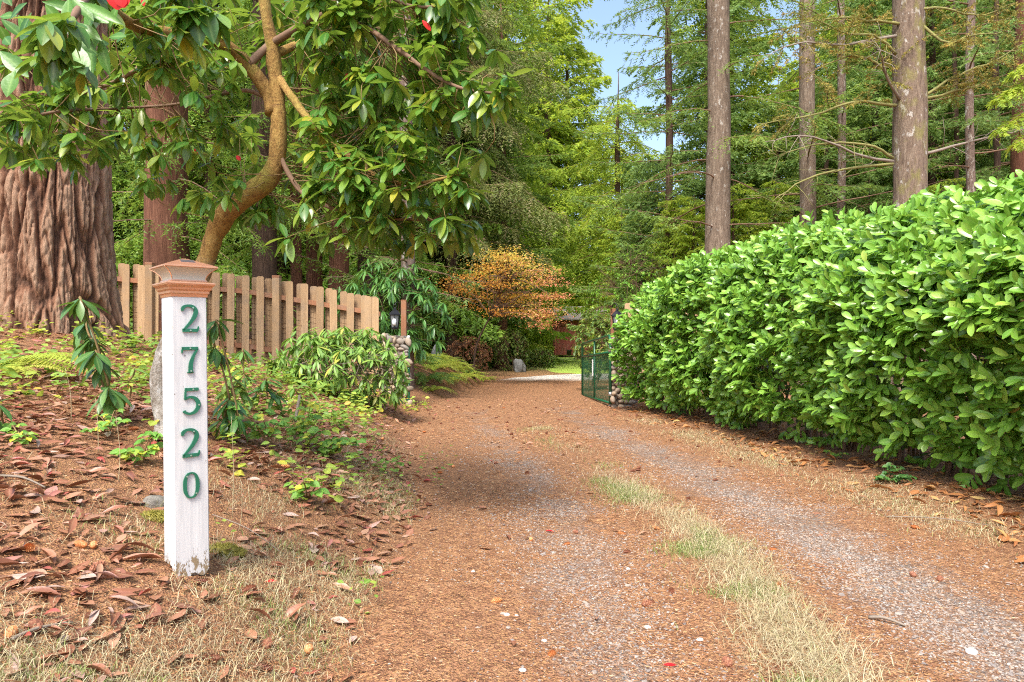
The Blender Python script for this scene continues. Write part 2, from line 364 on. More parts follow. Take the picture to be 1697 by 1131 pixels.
M['rail'] = woodmat('cedar_rail', (.26, .11, .055), (.38, .18, .09), knots=False)
M['postwood'] = woodmat('redwood_post', (.22, .09, .045), (.36, .17, .085))
M['greywood'] = woodmat('weathered_wood', (.28, .22, .17), (.45, .38, .31))
M['redwood'] = woodmat('red_stained_wood', (.24, .045, .035), (.38, .11, .085))
M['wire'] = plain('rusty_wire', (.14, .07, .04), .6, .6)
M['copper'] = plain('brushed_copper', (.74, .40, .24), .33, .75, 0, .12, 60)
M['copper_dark'] = plain('aged_copper', (.55, .26, .155), .38, .6, 0, .2, 40)
M['glass_frost'] = plain('frosted_lens', (.62, .58, .48), .25, 0, 0, .08)
M['solar'] = plain('solar_cell', (.10, .08, .09), .2, 0, 0, .4, 90)
M['digit'] = plain('green_number_paint', (.012, .13, .07), .38, 0, 0, .15)
M['screw'] = plain('screw_head', (.35, .5, .42), .3, .6)
M['gate'] = plain('green_gate_paint', (.012, .095, .04), .32, .1, 0, .2)
M['mesh'] = plain('green_mesh', (.015, .10, .042), .4, .1, 0, .2)
M['white'] = plain('white_plastic', (.75, .76, .74), .4)
M['steel'] = plain('galvanised_steel', (.5, .52, .52), .35, .8)
M['black'] = plain('black_metal', (.018, .018, .02), .4, .5)
M['lglass'] = plain('lantern_glass', (.16, .17, .17), .08, 0)
M['bulb'] = plain('frosted_bulb', (.75, .77, .78), .2)
M['mortar'] = plain('mortar', (.18, .14, .11), .9, 0, .5)
M['pot'] = plain('black_pot', (.03, .028, .027), .6)
M['roofing'] = plain('pale_roofing', (.24, .205, .18), .7)
M['paper'] = M['white']
def stonemat():
    m, nt, b, out = mat('river_stone'); oi = nt.nodes.new('ShaderNodeObjectInfo')
    c = ramp(nt, oi.outputs['Random'], [(0, (.13, .10, .075)), (.25, (.27, .205, .145)), (.5, (.33, .25, .18)), (.7, (.19, .17, .15)), (.85, (.36, .265, .175)), (1, (.28, .24, .20))])
    c = mixc(nt, .5, c, mixc(nt, noise(nt, coord(nt), 30, 5), (.3, .3, .3), (.75, .75, .72)), 'OVERLAY')
    nt.links.new(c, b.inputs['Base Color']); b.inputs['Roughness'].default_value = .75; bump(nt, b, noise(nt, coord(nt), 60, 3), .2, .01); return m
M['stone'] = stonemat()
def gravelmat():
    m, nt, b, out = mat('gravel_stone')
    c = ramp(nt, attr(nt, 'tint'), [(0, (.15, .13, .12)), (.35, (.24, .205, .18)), (.6, (.31, .235, .175)), (.82, (.285, .25, .22)), (.965, (.33, .29, .25)), (1, (.44, .41, .37))])
    nt.links.new(c, b.inputs['Base Color']); b.inputs['Roughness'].default_value = .8; return m
M['gravel'] = gravelmat()
M['rock'] = barkmat('grey_rock', (.20, .19, .18), (.34, .33, .32), (.48, .48, .47), 5, 1, .5, (.5, .52, .46), .6)
M['darkrock2'] = barkmat('grey_boulder', (.10, .10, .10), (.16, .16, .155), (.27, .27, .26), 5, 1, .6)
M['darkrock'] = barkmat('mossy_rock', (.10, .09, .075), (.18, .165, .14), (.28, .27, .23), 8, 1, .6, (.20, .19, .07), .5)
M['moss'] = leafmat('moss', [(0, (.20, .18, .04)), (1, (.32, .28, .06))], .9, .1, None, .2)

# white post paint, chipped near the foot
def postpaint():
    m, nt, b, out = mat('white_post_paint')
    v = coord(nt, (1, 1, 1), obj=True); sep = nt.nodes.new('ShaderNodeSeparateXYZ'); nt.links.new(v, sep.inputs[0])
    vv = coord(nt, (1, 1, .05), obj=True); g = noise(nt, vv, 90, 5, .7, .4)
    c = ramp(nt, g, [(.3, (.46, .465, .47)), (.7, (.61, .61, .605))])
    st = noise(nt, v, 9, 6, .7); c = mixc(nt, math_(nt, 'MULTIPLY', ramp(nt, st, [(.52, (0, 0, 0)), (.72, (1, 1, 1))]), .30), c, (.48, .45, .41))
    sp = voro(nt, v, 24); spf = ramp(nt, sp.outputs['Distance'], [(.055, (1, 1, 1)), (.085, (0, 0, 0))])
    spn = ramp(nt, noise(nt, v, 7, 2), [(.56, (0, 0, 0)), (.6, (1, 1, 1))])
    c = mixc(nt, math_(nt, 'MULTIPLY', math_(nt, 'MULTIPLY', spf, spn), .8), c, (.16, .13, .10))
    # chips: rough patches within 14 cm of the ground
    ch = noise(nt, coord(nt, (1.3, 1.3, .55), obj=True), 34, 6, .75, .5)
    low = ramp(nt, sep.outputs[2], [(.02, (1, 1, 1)), (.15, (0, 0, 0))])
    chf = ramp(nt, math_(nt, 'ADD', ch, math_(nt, 'MULTIPLY', low, .16)), [(.665, (0, 0, 0)), (.685, (1, 1, 1))])
    c = mixc(nt, chf, c, mixc(nt, noise(nt, v, 50, 3), (.10, .07, .04), (.36, .27, .16)))
    nt.links.new(c, b.inputs['Base Color']); b.inputs['Roughness'].default_value = .55
    hh = math_(nt, 'SUBTRACT', math_(nt, 'MULTIPLY', g, .3), chf); bump(nt, b, hh, .5, .002); return m
M['postpaint'] = postpaint()

# ------------------------------------------------------------------ ground
def road_c(y): return np.interp(y, [-5, 2.6, 4.8, 8.8, 12.4, 18, 22, 24, 26, 28, 30, 45], [1.15, 1.12, 1.04, .45, 0, .32, .95, 2.0, 4.6, 10, 18, 80])
def road_hw(y): return np.interp(y, [-5, 3, 9, 12.4, 18, 22, 24, 26, 28, 45], [1.78, 1.75, 1.78, 1.75, 1.5, 1.7, 2.1, 3.3, 6, 10])
def H(x, y):
    x = np.asarray(x, float); y = np.asarray(y, float)
    e = road_c(y)-road_hw(y); d = np.maximum(e-x, 0)
    far = 1-smooth(19.5, 24, y)*.95*smooth(-9, -3, x)-smooth(26, 40, y)*.9*(1-smooth(-9, -3, x))
    k = np.where(y < 11, 1.0, np.interp(y, [11, 13.5, 16, 30], [1.0, .72, 1.0, .9]))
    bank = 1.35*(1-np.exp(-d/np.interp(y, [11, 13.5, 16, 26], [2.9, 2.9, 1.5, 1.5])))*smooth(0, .5, d+.15)*k*far
    mound = .33*np.exp(-(((x+6.4)**2+(y-9.3)**2)/3.2))
    r = np.maximum(x-(road_c(y)+road_hw(y)), 0); rb = .10*(1-np.exp(-r/1.0))
    z = bank+mound+rb-.10*smooth(12, 18, y)
    z = z+(.05*(n2(x, y, .9)-.5)+.03*(n2(x, y, 2.7, 3)-.5))*smooth(0, .8, np.maximum(d, r))+.02*(n2(x, y, 1.3, 8)-.5)
    z = z+.05*np.exp(-(((x+1.2)**2+(y-2.6)**2)/.30))
    inn = smooth(0, .3, np.minimum(x-e, road_c(y)+road_hw(y)-x))
    return z+inn*(-.025*np.exp(-((x-road_c(y)-.85)/.3)**2)-.025*np.exp(-((x-road_c(y)+.75)/.35)**2))
def axis(parts): return np.unique(np.concatenate([np.arange(a, b, s) for a, b, s in parts]).round(4))
def groundmat(name, drive):
    m, nt, b, out = mat(name)
    v = coord(nt); sep = nt.nodes.new('ShaderNodeSeparateXYZ'); nt.links.new(v, sep.inputs[0])
    nA = noise(nt, v, 1.2, 5, .65); nB = noise(nt, v, 14, 6, .7, .4); nC = noise(nt, coord(nt, (1, 1, 1)), 90, 4, .75)
    vs = voro(nt, v, 55); vb = voro(nt, v, 130)
    lit = ramp(nt, nB, [(.28, (.13, .062, .034)), (.45, (.255, .125, .066)), (.6, (.36, .19, .10)), (.75, (.42, .28, .17))])
    fine = ramp(nt, nC, [(.3, (.28, .28, .28)), (.7, (.72, .70, .68))])
    lit = mixc(nt, .75, lit, fine, 'OVERLAY')
    spk = nt.nodes.new('ShaderNodeSeparateColor'); nt.links.new(vb.outputs['Color'], spk.inputs[0])
    lit = mixc(nt, ramp(nt, spk.outputs[0], [(.78, (0, 0, 0)), (.8, (.8, .8, .8))]), lit, (.44, .24, .10))
    lit = mixc(nt, ramp(nt, spk.outputs[1], [(.80, (0, 0, 0)), (.82, (.75, .75, .75))]), lit, (.12, .055, .03))
    h = math_(nt, 'ADD', nC, vb.outputs['Distance'])
    if drive:
        gs = nt.nodes.new('ShaderNodeSeparateColor'); nt.links.new(vs.outputs['Color'], gs.inputs[0])
        gr = ramp(nt, gs.outputs[0], [(0, (.12, .11, .105)), (.4, (.20, .175, .155)), (.7, (.26, .215, .17)), (.9, (.31, .285, .26)), (1, (.46, .43, .39))])
        gr = mixc(nt, ramp(nt, vs.outputs['Distance'], [(.35, (0, 0, 0)), (.75, (.7, .7, .7))]), gr, (.24, .13, .075))
        gr = mixc(nt, .5, gr, fine, 'OVERLAY')
        tr = attr(nt, 'mid')                       # wheel tracks, worn bare of needles
        f = math_(nt, 'ADD', math_(nt, 'MULTIPLY', tr, .62), math_(nt, 'MULTIPLY', math_(nt, 'SUBTRACT', noise(nt, v, 2.3, 6, .7, .5), .5), 1.5))
        ff = ramp(nt, f, [(.22, (0, 0, 0)), (.60, (1, 1, 1))])
        ff = math_(nt, 'MULTIPLY', ff, math_(nt, 'ADD', .45, math_(nt, 'MULTIPLY', gs.outputs[1], .7)), True)
        c = mixc(nt, ff, lit, gr)
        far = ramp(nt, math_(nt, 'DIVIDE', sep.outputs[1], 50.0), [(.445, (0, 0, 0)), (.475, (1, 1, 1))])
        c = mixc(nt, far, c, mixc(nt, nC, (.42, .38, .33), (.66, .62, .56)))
        h = math_(nt, 'ADD', h, math_(nt, 'MULTIPLY', vs.outputs['Distance'], -1.2))
    else:
        c = mixc(nt, math_(nt, 'MULTIPLY', ramp(nt, nA, [(.5, (0, 0, 0)), (.7, (1, 1, 1))]), .45), lit, (.16, .075, .045))
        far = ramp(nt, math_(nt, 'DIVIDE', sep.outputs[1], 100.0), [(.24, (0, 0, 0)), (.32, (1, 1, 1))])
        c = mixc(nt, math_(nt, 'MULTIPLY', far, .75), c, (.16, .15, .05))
    nt.links.new(c, b.inputs['Base Color']); b.inputs['Roughness'].default_value = .92; b.inputs['Specular IOR Level'].default_value = .2
    bump(nt, b, h, .8, .012); return m
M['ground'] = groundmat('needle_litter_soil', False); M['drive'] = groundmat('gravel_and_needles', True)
M['lawn'] = plain('lawn_turf', (.30, .42, .06), .8, 0, .5, .35, 3)

def grid(X, Y, zf):
    xx, yy = np.meshgrid(X, Y); z = zf(xx, yy); nx, ny = len(X), len(Y)
    V = np.stack([xx, yy, z], -1).reshape(-1, 3)
    i = (np.arange(ny-1)[:, None]*nx+np.arange(nx-1)[None]).ravel()
    return V, np.stack([i, i+1, i+1+nx, i+nx], 1)
gx = axis([(-500, -60, 40), (-60, -14, 4), (-14, -7, .4), (-7, 5, .09), (5, 14, .6), (14, 60, 4), (60, 520, 40)])
gy = axis([(-200, -20, 20), (-20, -2, 1.5), (-2, 14, .1), (14, 40, .4), (40, 120, 4), (120, 620, 40)])
def ground_z(x, y):
    e = road_c(y); hw = road_hw(y); inn = smooth(0, .25, hw-np.abs(x-e))*(y < 44)*(y > -4.9)
    return H(x, y)-.03*inn
g = Geo(); g.add(*grid(gx, gy, ground_z)); g.build('ground', M['ground'], kind='structure')
us = np.linspace(-1, 1, 41); ys = axis([(-4.8, 14, .1), (14, 44, .3)])
uu, yy = np.meshgrid(us, ys)
wob = 1+.10*(n2(yy*0+3.1*np.sign(uu), yy, 1.4)-.5)*2*np.abs(uu)**3
xx = road_c(yy)+road_hw(yy)*uu*wob
zz = H(xx, yy)+.006-.03*smooth(.93, 1, np.abs(uu))
trk = 1.0*np.exp(-((xx-road_c(yy)-.85)/.40)**2)+.72*np.exp(-((xx-road_c(yy)+.70)/.34)**2)
trk = trk*np.interp(yy, [0, 7, 12, 14], [1, .9, .55, .1])
i = (np.arange(len(ys)-1)[:, None]*41+np.arange(40)[None]).ravel()
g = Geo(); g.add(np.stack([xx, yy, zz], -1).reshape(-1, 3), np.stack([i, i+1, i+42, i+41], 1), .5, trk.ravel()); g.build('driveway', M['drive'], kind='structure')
# bright lawn beyond the turn of the drive
xx, yy = np.meshgrid(np.linspace(0, 1, 30), np.linspace(26.6, 52, 26))
lx = np.interp(yy, [26.6, 28, 34, 42, 52], [2.2, 1.3, 1.0, .6, .0])*1+xx*np.interp(yy, [29, 34, 52], [9, 13, 22])
i = (np.arange(25)[:, None]*30+np.arange(29)[None]).ravel()
g = Geo(); yy = yy+.35*(n2(lx, yy, .9)-.5); lz = H(lx, yy)+.035+.03*n2(lx, yy, 2)-.10*(1-smooth(0, 1.0, yy-yy.min()-.2))-.08*(1-smooth(0, .06, xx))
g.add(np.stack([lx, yy+1.2*np.maximum(0, lx-5)/5, lz], -1).reshape(-1, 3), np.stack([i, i+1, i+31, i+30], 1)); g.build('lawn', M['lawn'], kind='structure')

# ------------------------------------------------------------------ conifers
TRI = lambda n: np.arange(n*3).reshape(-1, 3)
def spray_branch(P, tw_len, spacing, nleaf, ll, lw, droop, side_fwd=.6, start=.12, flat=.35, taper=.65, plane_up=None):
    """triangular leaflets on twigs along the branch curve P (n,3); returns (V, tint)"""
    seg = np.linalg.norm(np.diff(P, axis=0), axis=1); L = seg.sum()
    n = max(4, int(L*(1-start)/spacing)); s = np.linspace(start, 1, n)+rng.normal(0, .3/n, n); s = np.clip(s, 0, 1)
    u = s*(len(P)-1); i = np.clip(u.astype(int), 0, len(P)-2); f = (u-i)[:, None]
    p = P[i]*(1-f)+P[i+1]*f; fw = nrm(P[i+1]-P[i])
    p = np.repeat(p, 2, 0); fw = np.repeat(fw, 2, 0); s2 = np.repeat(s, 2); sg = np.tile([1., -1.], n)[:, None]
    side = nrm(np.cross(fw, [0, 0, 1.]))*sg
    m = len(p)
    td = nrm(side*1.0+fw*side_fwd+rng.normal(0, .22, (m, 3))+np.array([0, 0, -.15]))
    tl = tw_len*(1-taper*s2)*rng.uniform(.55, 1.15, m)
    K = nleaf; t = (np.arange(K)+.6)/K
    base = p[:, None]+td[:, None]*(tl[:, None]*t)[..., None]
    base[..., 2] -= (droop*tl)[:, None]*t**1.7
    tdl = td[:, None]+np.array([0, 0, -1.])*(droop*1.2*t)[None, :, None]; tdl = nrm(tdl)
    ls = np.where(np.arange(K) % 2, 1., -1.)[None, :, None]
    perp = nrm(np.cross(tdl, np.array([0, 0, 1.])+rng.normal(0, flat, (m, K, 3))))
    ld = nrm(tdl*.75+perp*ls*.75+rng.normal(0, .18, (m, K, 3)))
    wv = nrm(np.cross(ld, np.cross(tdl, perp)+rng.normal(0, .4, (m, K, 3))))
    lw_ = lw*rng.uniform(.7, 1.3, (m, K, 1)); ll_ = ll*rng.uniform(.6, 1.25, (m, K, 1))*(1-.35*t[None, :, None])
    V = np.stack([base-wv*lw_*.5, base+wv*lw_*.5, base+ld*ll_], 2)
    tint = np.repeat(np.clip(rng.random(m)[:, None]*.75+.25*rng.random((m, K)), 0, .999), 3)
    return V.reshape(-1, 3), tint
def trunk_geo(base, H_, r, lean=(0, 0), seg=14, n=18, wob=.03, flare=.35, bulge=None):
    z = np.linspace(0, 1, n)**1.2*H_
    P = np.stack([base[0]+lean[0]*z/H_+wob*np.sin(z*.7+base[0]*3), base[1]+lean[1]*z/H_+wob*np.cos(z*.6+base[1]*5), base[2]+z-.15], 1)
    rr = r*(1-z/H_*.30-.62*smooth(.72, 1, z/H_))*(1+flare*np.exp(-z/.5))
    if bulge: rr = rr*(1+bulge[1]*np.exp(-((z-bulge[0])/.35)**2))
    V, F = tube(P, rr, seg); V = V.reshape(n, seg, 3)
    c = P[:, None]; V = c+(V-c)*(1+.09*(vnoise((V*np.array([4, 4, 1.2])).reshape(-1, 3)).reshape(n, seg, 1)-.5)*2)
    return P, rr, V.reshape(-1, 3), F
def conifer(name, label, cat, pos, H_, r, bark, leaf, zr, nb, Lr, group=None, droop=.5, bdroop=.25, rise=.1, tw=.6, spacing=.11, nleaf=9, ll=.13, lw=.035,
            lean=(0, 0), seg=14, azw=None, start=.15, bulge=None, dead=0, flat=.35, barr=.022, moss=False, stub=False):
    t = thing(name, pos, label, cat, group)
    if not group:
        zt = max((1.2+.5*pos[1])*1.12-pos[2], zr[0]+2); 
        if zt < zr[1]: nb = int(nb*1.15*(zt-zr[0])/(zr[1]-zr[0]))+1; zr = (zr[0], zt)
    P, rr, V, F = trunk_geo(pos, H_, r, lean, seg, bulge=bulge)
    tg = Geo().add(V, F); 
    bg_ = Geo(); fg = Geo()
    zs = np.linspace(zr[0], zr[1], nb)+rng.normal(0, .12, nb)
    for k, z in enumerate(zs):
        az = k*2.4+rng.normal(0, .4) if azw is None else R(azw[0])+(azw[1]-azw[0])*math.pi/180*rng.random()
        f = z/H_; L = (Lr[0]*(1-f)+Lr[1]*f)*rng.uniform(.65, 1.2)
        c = np.array([np.interp(z, P[:, 2]-P[0, 2], P[:, 0]), np.interp(z, P[:, 2]-P[0, 2], P[:, 1]), pos[2]+z])
        s = np.linspace(0, 1, 8); d = np.array([math.cos(az), math.sin(az), 0])
        ri = rise+rng.normal(0, .08); bd = bdroop*rng.uniform(.6, 1.4)
        B = c+d*(s*L)[:, None]; B[:, 2] += L*(ri*s-bd*s**2+.10*s**4)
        B[1:] += np.cumsum(rng.normal(0, .025*L/4, (7, 3)), 0)
        v, f_ = tube(B, np.linspace(max(barr, .007*L), .004, 8), 5, False); bg_.add(v, f_)
        if k < dead: 
            # bare twigs
            for q in range(10):
                j = rng.integers(2, 8); e = B[j]; dd = nrm(d*.6+np.cross(d, [0, 0, 1])*rng.choice([-1, 1])*.9+rng.normal(0, .25, 3))
                l_ = rng.uniform(.25, .8)*L*.3; tp = np.stack([e, e+dd*l_*.5+[0, 0, -.03], e+dd*l_+[0, 0, -.12*l_]])
                v, f_ = tube(tp, [.006, .004, .002], 4, False); bg_.add(v, f_)
            if rng.random() < .5: continue
        v, ti = spray_branch(B, tw, spacing, nleaf, ll, lw, droop, start=start if k >= dead else .6, flat=flat)
        fg.add(v, TRI(len(v)//3), ti)
    tg.build('trunk', M[bark], t); bg_.build('limbs', M['moss_twig' if moss else 'twig'], t)['kind'] = 'stuff'
    if fg.n: fg.build('crown', M[leaf], t, smooth_=False)['kind'] = 'stuff'
    return t
def gp(pxx, Y, dz=0):
    x = (pxx-848.5)/FP*Y; return np.array([x, Y, float(H(x, Y))+dz])
def copy_tree(o, loc, rz, s=1.0, label=None, group=None):
    r = o.copy(); C.objects.link(r); r.location = loc; r.rotation_euler = (0, 0, rz); r.scale = (s, s, s)
    if label: r['label'] = label
    if group: r['group'] = group
    for ch in o.children:
        c = ch.copy(); C.objects.link(c); c.parent = r
    return r

# --- the giant fir at the left edge: furrowed plates are real relief
def giant_fir():
    b = np.array([-6.35, 9.3, float(H(-6.35, 9.3))-.25]); t = thing('old_fir_tree', b, 'massive old fir tree with deeply furrowed reddish bark at the left edge', 'tree')
    na, nz = 460, 420; a = np.linspace(0, 2*np.pi, na, endpoint=False); z = np.linspace(0, 1, nz)**1.25*14
    aa, zz = np.meshgrid(a, z)
    r = .77*(1-.03*zz)+.18*np.exp(-zz/.5)*(1+.35*np.sin(aa*5+.8)+.2*np.sin(aa*3))
    cx, sy = np.cos(aa), np.sin(aa)
    q = np.stack([cx*3.4, sy*3.4, zz*.55], -1).reshape(-1, 3)
    warp = (vnoise(q*1.2)-.5)*1.2+(vnoise(q*3.1+9)-.5)*.5
    nc_ = 22; U = (aa.ravel()/(2*np.pi)*nc_)+warp*.55; W_ = zz.ravel()*1.0+(vnoise(q*2.2+4)-.5)*1.5; iu, iw = np.floor(U).astype(int), np.floor(W_).astype(int)
    d1 = np.full(U.shape, 9.); d2 = d1.copy()
    for du in (-1, 0, 1, 2, -2):
        for dw in (-1, 0, 1):
            cu, cw = iu+du, iw+dw; cm = cu % nc_; ju = _h(cm, cw, cm*0+3); jw = _h(cm, cw, cm*0+11)
            dd_ = np.hypot(cu+ju-U, (cw+jw-W_)*.62); lt = dd_ < d1; d2 = np.where(lt, d1, np.minimum(d2, dd_)); d1 = np.where(lt, dd_, d1)
    pl = smooth(.0, .26, d2-d1); lvl = _h(iu % nc_, iw, iu*0+5)
    cr = vnoise(np.stack([cx.ravel()*22, sy.ravel()*22, zz.ravel()*10], 1)); cr2 = vnoise(np.stack([cx.ravel()*48, sy.ravel()*48, zz.ravel()*30], 1)); cr3 = vnoise(np.stack([cx.ravel()*10, sy.ravel()*10, zz.ravel()*2.5], 1))
    def cells(n_c, rows, wa, ks):
        U = (aa.ravel()/(2*np.pi)*n_c)+warp*wa; W_ = zz.ravel()*rows+(vnoise(q*4.2+6)-.5)*1.2; iu, iw = np.floor(U).astype(int), np.floor(W_).astype(int); d1 = np.full(U.shape, 9.); d2 = d1.copy()
        for du in (-1, 0, 1):
            for dw in (-1, 0, 1):
                cu, cw = iu+du, iw+dw; cm = cu % n_c; dd_ = np.hypot(cu+_h(cm, cw, cm*0+ks)-U, (cw+_h(cm, cw, cm*0+ks+4)-W_)*.8); lt = dd_ < d1; d2 = np.where(lt, d1, np.minimum(d2, dd_)); d1 = np.where(lt, dd_, d1)
        return smooth(0, .24, d2-d1)
    p2 = cells(50, 1.5, .8, 21); p3 = cells(120, 4.5, 1.4, 31)
    hgt = .52*pl**.7+.26*p2*(.3+.7*pl)+.12*p3+.10*cr+.14*cr2+.10*cr3
    r = r+(hgt.reshape(nz, na)-.6)*.125
    V = np.stack([b[0]+r*cx, b[1]+r*sy, b[2]+zz], -1).reshape(-1, 3)
    i = np.arange(nz-1)[:, None]*na; j = np.arange(na); j2 = (j+1) % na
    F = np.stack([i+j, i+j2, i+na+j2, i+na+j], -1).reshape(-1, 4)
    Geo().add(V, F, .5, np.clip(hgt*.95-.05, 0, 1)).build('trunk', M['bark_fir'], t)
    br = Geo(); fo = Geo()
    for k in range(26):
        zz_ = rng.uniform(6.5, 13.5); az = rng.uniform(0, 2*math.pi); L = rng.uniform(2, 3.6); s = np.linspace(0, 1, 8)
        B = b+np.array([math.cos(az), math.sin(az), 0])*(.5+s*L)[:, None]+np.array([0, 0, 1.])*(zz_-L*.4*s**2)[:, None]
        v, f = tube(B, np.linspace(.05, .006, 8), 5); br.add(v, f); v, ti = spray_branch(B, .7, .12, 9, .14, .035, .5); fo.add(v, TRI(len(v)//3), ti)
    br.build('limbs', M['twig'], t)['kind'] = 'stuff'; fo.build('crown', M['conifer'], t, smooth_=False)['kind'] = 'stuff'
giant_fir()

# --- trunks behind the fence, left to right
K = dict
conifer('cedar_tree', 'broad red-barked cedar trunk behind the fence beside the old fir', 'tree', gp(278, 15.5, -.2), 15, .50, 'bark_cedar', 'cedar', (2.6, 14), 40, (3.2, 2.2), tw=.75, droop=.8, bdroop=.45)
conifer('cedar_tree', 'dark trunk behind the fence right of the crooked rhododendron stem', 'tree', gp(437, 17, -.2), 15, .31, 'bark_dark', 'cedar', (2.5, 14), 44, (3.0, 2.0), tw=.7, droop=.8, bdroop=.4)
conifer('cedar_tree', 'slim trunk, left one of the close pair behind the fence', 'tree', gp(492, 18, -.2), 16, .15, 'bark_cedar', 'hemlock', (3.2, 15), 36, (2.6, 1.6), tw=.6)
conifer('cedar_tree', 'reddish trunk, right and thicker one of the close pair behind the fence', 'tree', gp(522, 18.6, -.2), 16, .23, 'bark_cedar', 'cedar', (3.0, 15), 44, (3.0, 2.0), tw=.75, droop=.8, bdroop=.4)
conifer('cedar_tree', 'straight reddish cedar trunk behind the low right end of the fence', 'tree', gp(561, 18.2, -.2), 17, .27, 'bark_cedar', 'cedar', (2.8, 16), 52, (3.4, 2.2), tw=.8, droop=.85, bdroop=.45)
conifer('cedar_tree', 'dark shaded trunk between the red cedar and the slim hemlock', 'tree', gp(606, 19.5, -.2), 17, .27, 'bark_dark', 'cedar', (2.8, 16), 52, (3.4, 2.2), tw=.8, droop=.85, bdroop=.45)
conifer('hemlock_tree', 'slim hemlock with pale speckled bark behind the left stone pillar', 'tree', gp(674, 14.6, -.2), 13, .155, 'bark_lichen', 'hemlock', (2.2, 12.5), 46, (2.2, 1.6), tw=.5, nleaf=10, lw=.028, ll=.10, dead=12, seg=12)
# --- trees past the gate, left side of the drive
conifer('fir_tree', 'brown trunk rising from the round shrub under the autumn maple', 'tree', gp(831, 31, -.2), 17, .29, 'bark_cedar', 'conifer', (4.3, 16.5), 60, (4.2, 2.4), tw=.9, ll=.19, lw=.06)
conifer('fir_tree', 'dense dark fir behind the drooping bush left of the maple', 'tree', gp(735, 30, -.2), 19, .30, 'bark_dark', 'conifer', (3.6, 17), 110, (4.2, 2.4), tw=1.0, droop=.8, bdroop=.45, ll=.19, lw=.062, spacing=.09, nleaf=11)
conifer('fir_tree', 'tall fir with hanging olive boughs over the left of the drive', 'tree', gp(785, 27.5, -.2)+np.array([-.9, 0, 0]), 20, .26, 'bark_dark', 'olive', (5.6, 19), 70, (4.8, 3.8), tw=1.4, droop=1.3, bdroop=.5, ll=.19, lw=.052, spacing=.10, nleaf=13)
conifer('cedar_tree', 'light green cedar with drooping sprays to the right of the maple', 'tree', gp(1024, 34, -.2), 15, .16, 'bark_dark', 'sunny', (4.6, 13.6), 54, (4.6, 2.4), tw=1.1, droop=1.0, bdroop=.5, ll=.22, lw=.07)
# --- trunks right of the drive
conifer('hemlock_tree', 'slim dark hemlock standing against the blue sky gap', 'tree', gp(1108, 22, -.2), 15, .135, 'bark_dark', 'hemlock', (1.6, 14.5), 60, (3.6, 1.9), tw=.6, nleaf=10, droop=.35, bdroop=.12, rise=.05, lw=.035, ll=.13)
conifer('fir_tree', 'straight pinkish fir trunk rising behind the left end of the hedge', 'tree', gp(1190, 16.5, -.2), 17, .31, 'bark_pink', 'conifer', (2.6, 16), 34, (2.4, 3.6), tw=.75, spacing=.08, nleaf=11, ll=.12, lw=.03, seg=20, dead=9, bdroop=.35, droop=.6)
conifer('fir_tree', 'dark brown fir trunk halfway between the two thick pinkish trunks', 'tree', gp(1338, 18.5, -.2), 17, .24, 'bark_pink', 'conifer', (2.0, 16), 34, (3.4, 2.4), tw=.6, dead=10, droop=.4, bdroop=.2)
conifer('hemlock_tree', 'slim speckled trunk right beside the dark brown fir', 'tree', gp(1394, 19.5, -.2), 16, .13, 'bark_lichen', 'hemlock', (2.0, 15.5), 40, (2.8, 1.8), tw=.55, dead=12, droop=.4, bdroop=.2)
conifer('hemlock_tree', 'slim pale lichen-spotted trunk right of the thick mossy fir', 'tree', gp(1610, 15.5, -.2), 14, .105, 'bark_lichen', 'hemlock', (1.9, 13), 34, (2.2, 1.8), tw=.5, dead=14, droop=.4)
conifer('hemlock_tree', 'very thin stem between the thick mossy fir and the pale trunk', 'tree', gp(1583, 21, -.2), 14, .08, 'bark_dark', 'hemlock', (2.2, 13.5), 36, (2.6, 1.6), tw=.55, dead=8, droop=.4)
conifer('hemlock_tree', 'thin dark stem just right of the pale lichen-spotted trunk', 'tree', gp(1652, 20, -.2), 14, .10, 'bark_dark', 'hemlock', (1.9, 13.5), 44, (2.8, 1.8), tw=.6, dead=8, droop=.5)
conifer('cedar_tree', 'red-brown trunk cut by the right edge of the photo', 'tree', gp(1694, 17, -.2), 15, .22, 'bark_cedar', 'hemlock', (2.2, 14.5), 40, (2.8, 1.8), tw=.6, droop=.6)
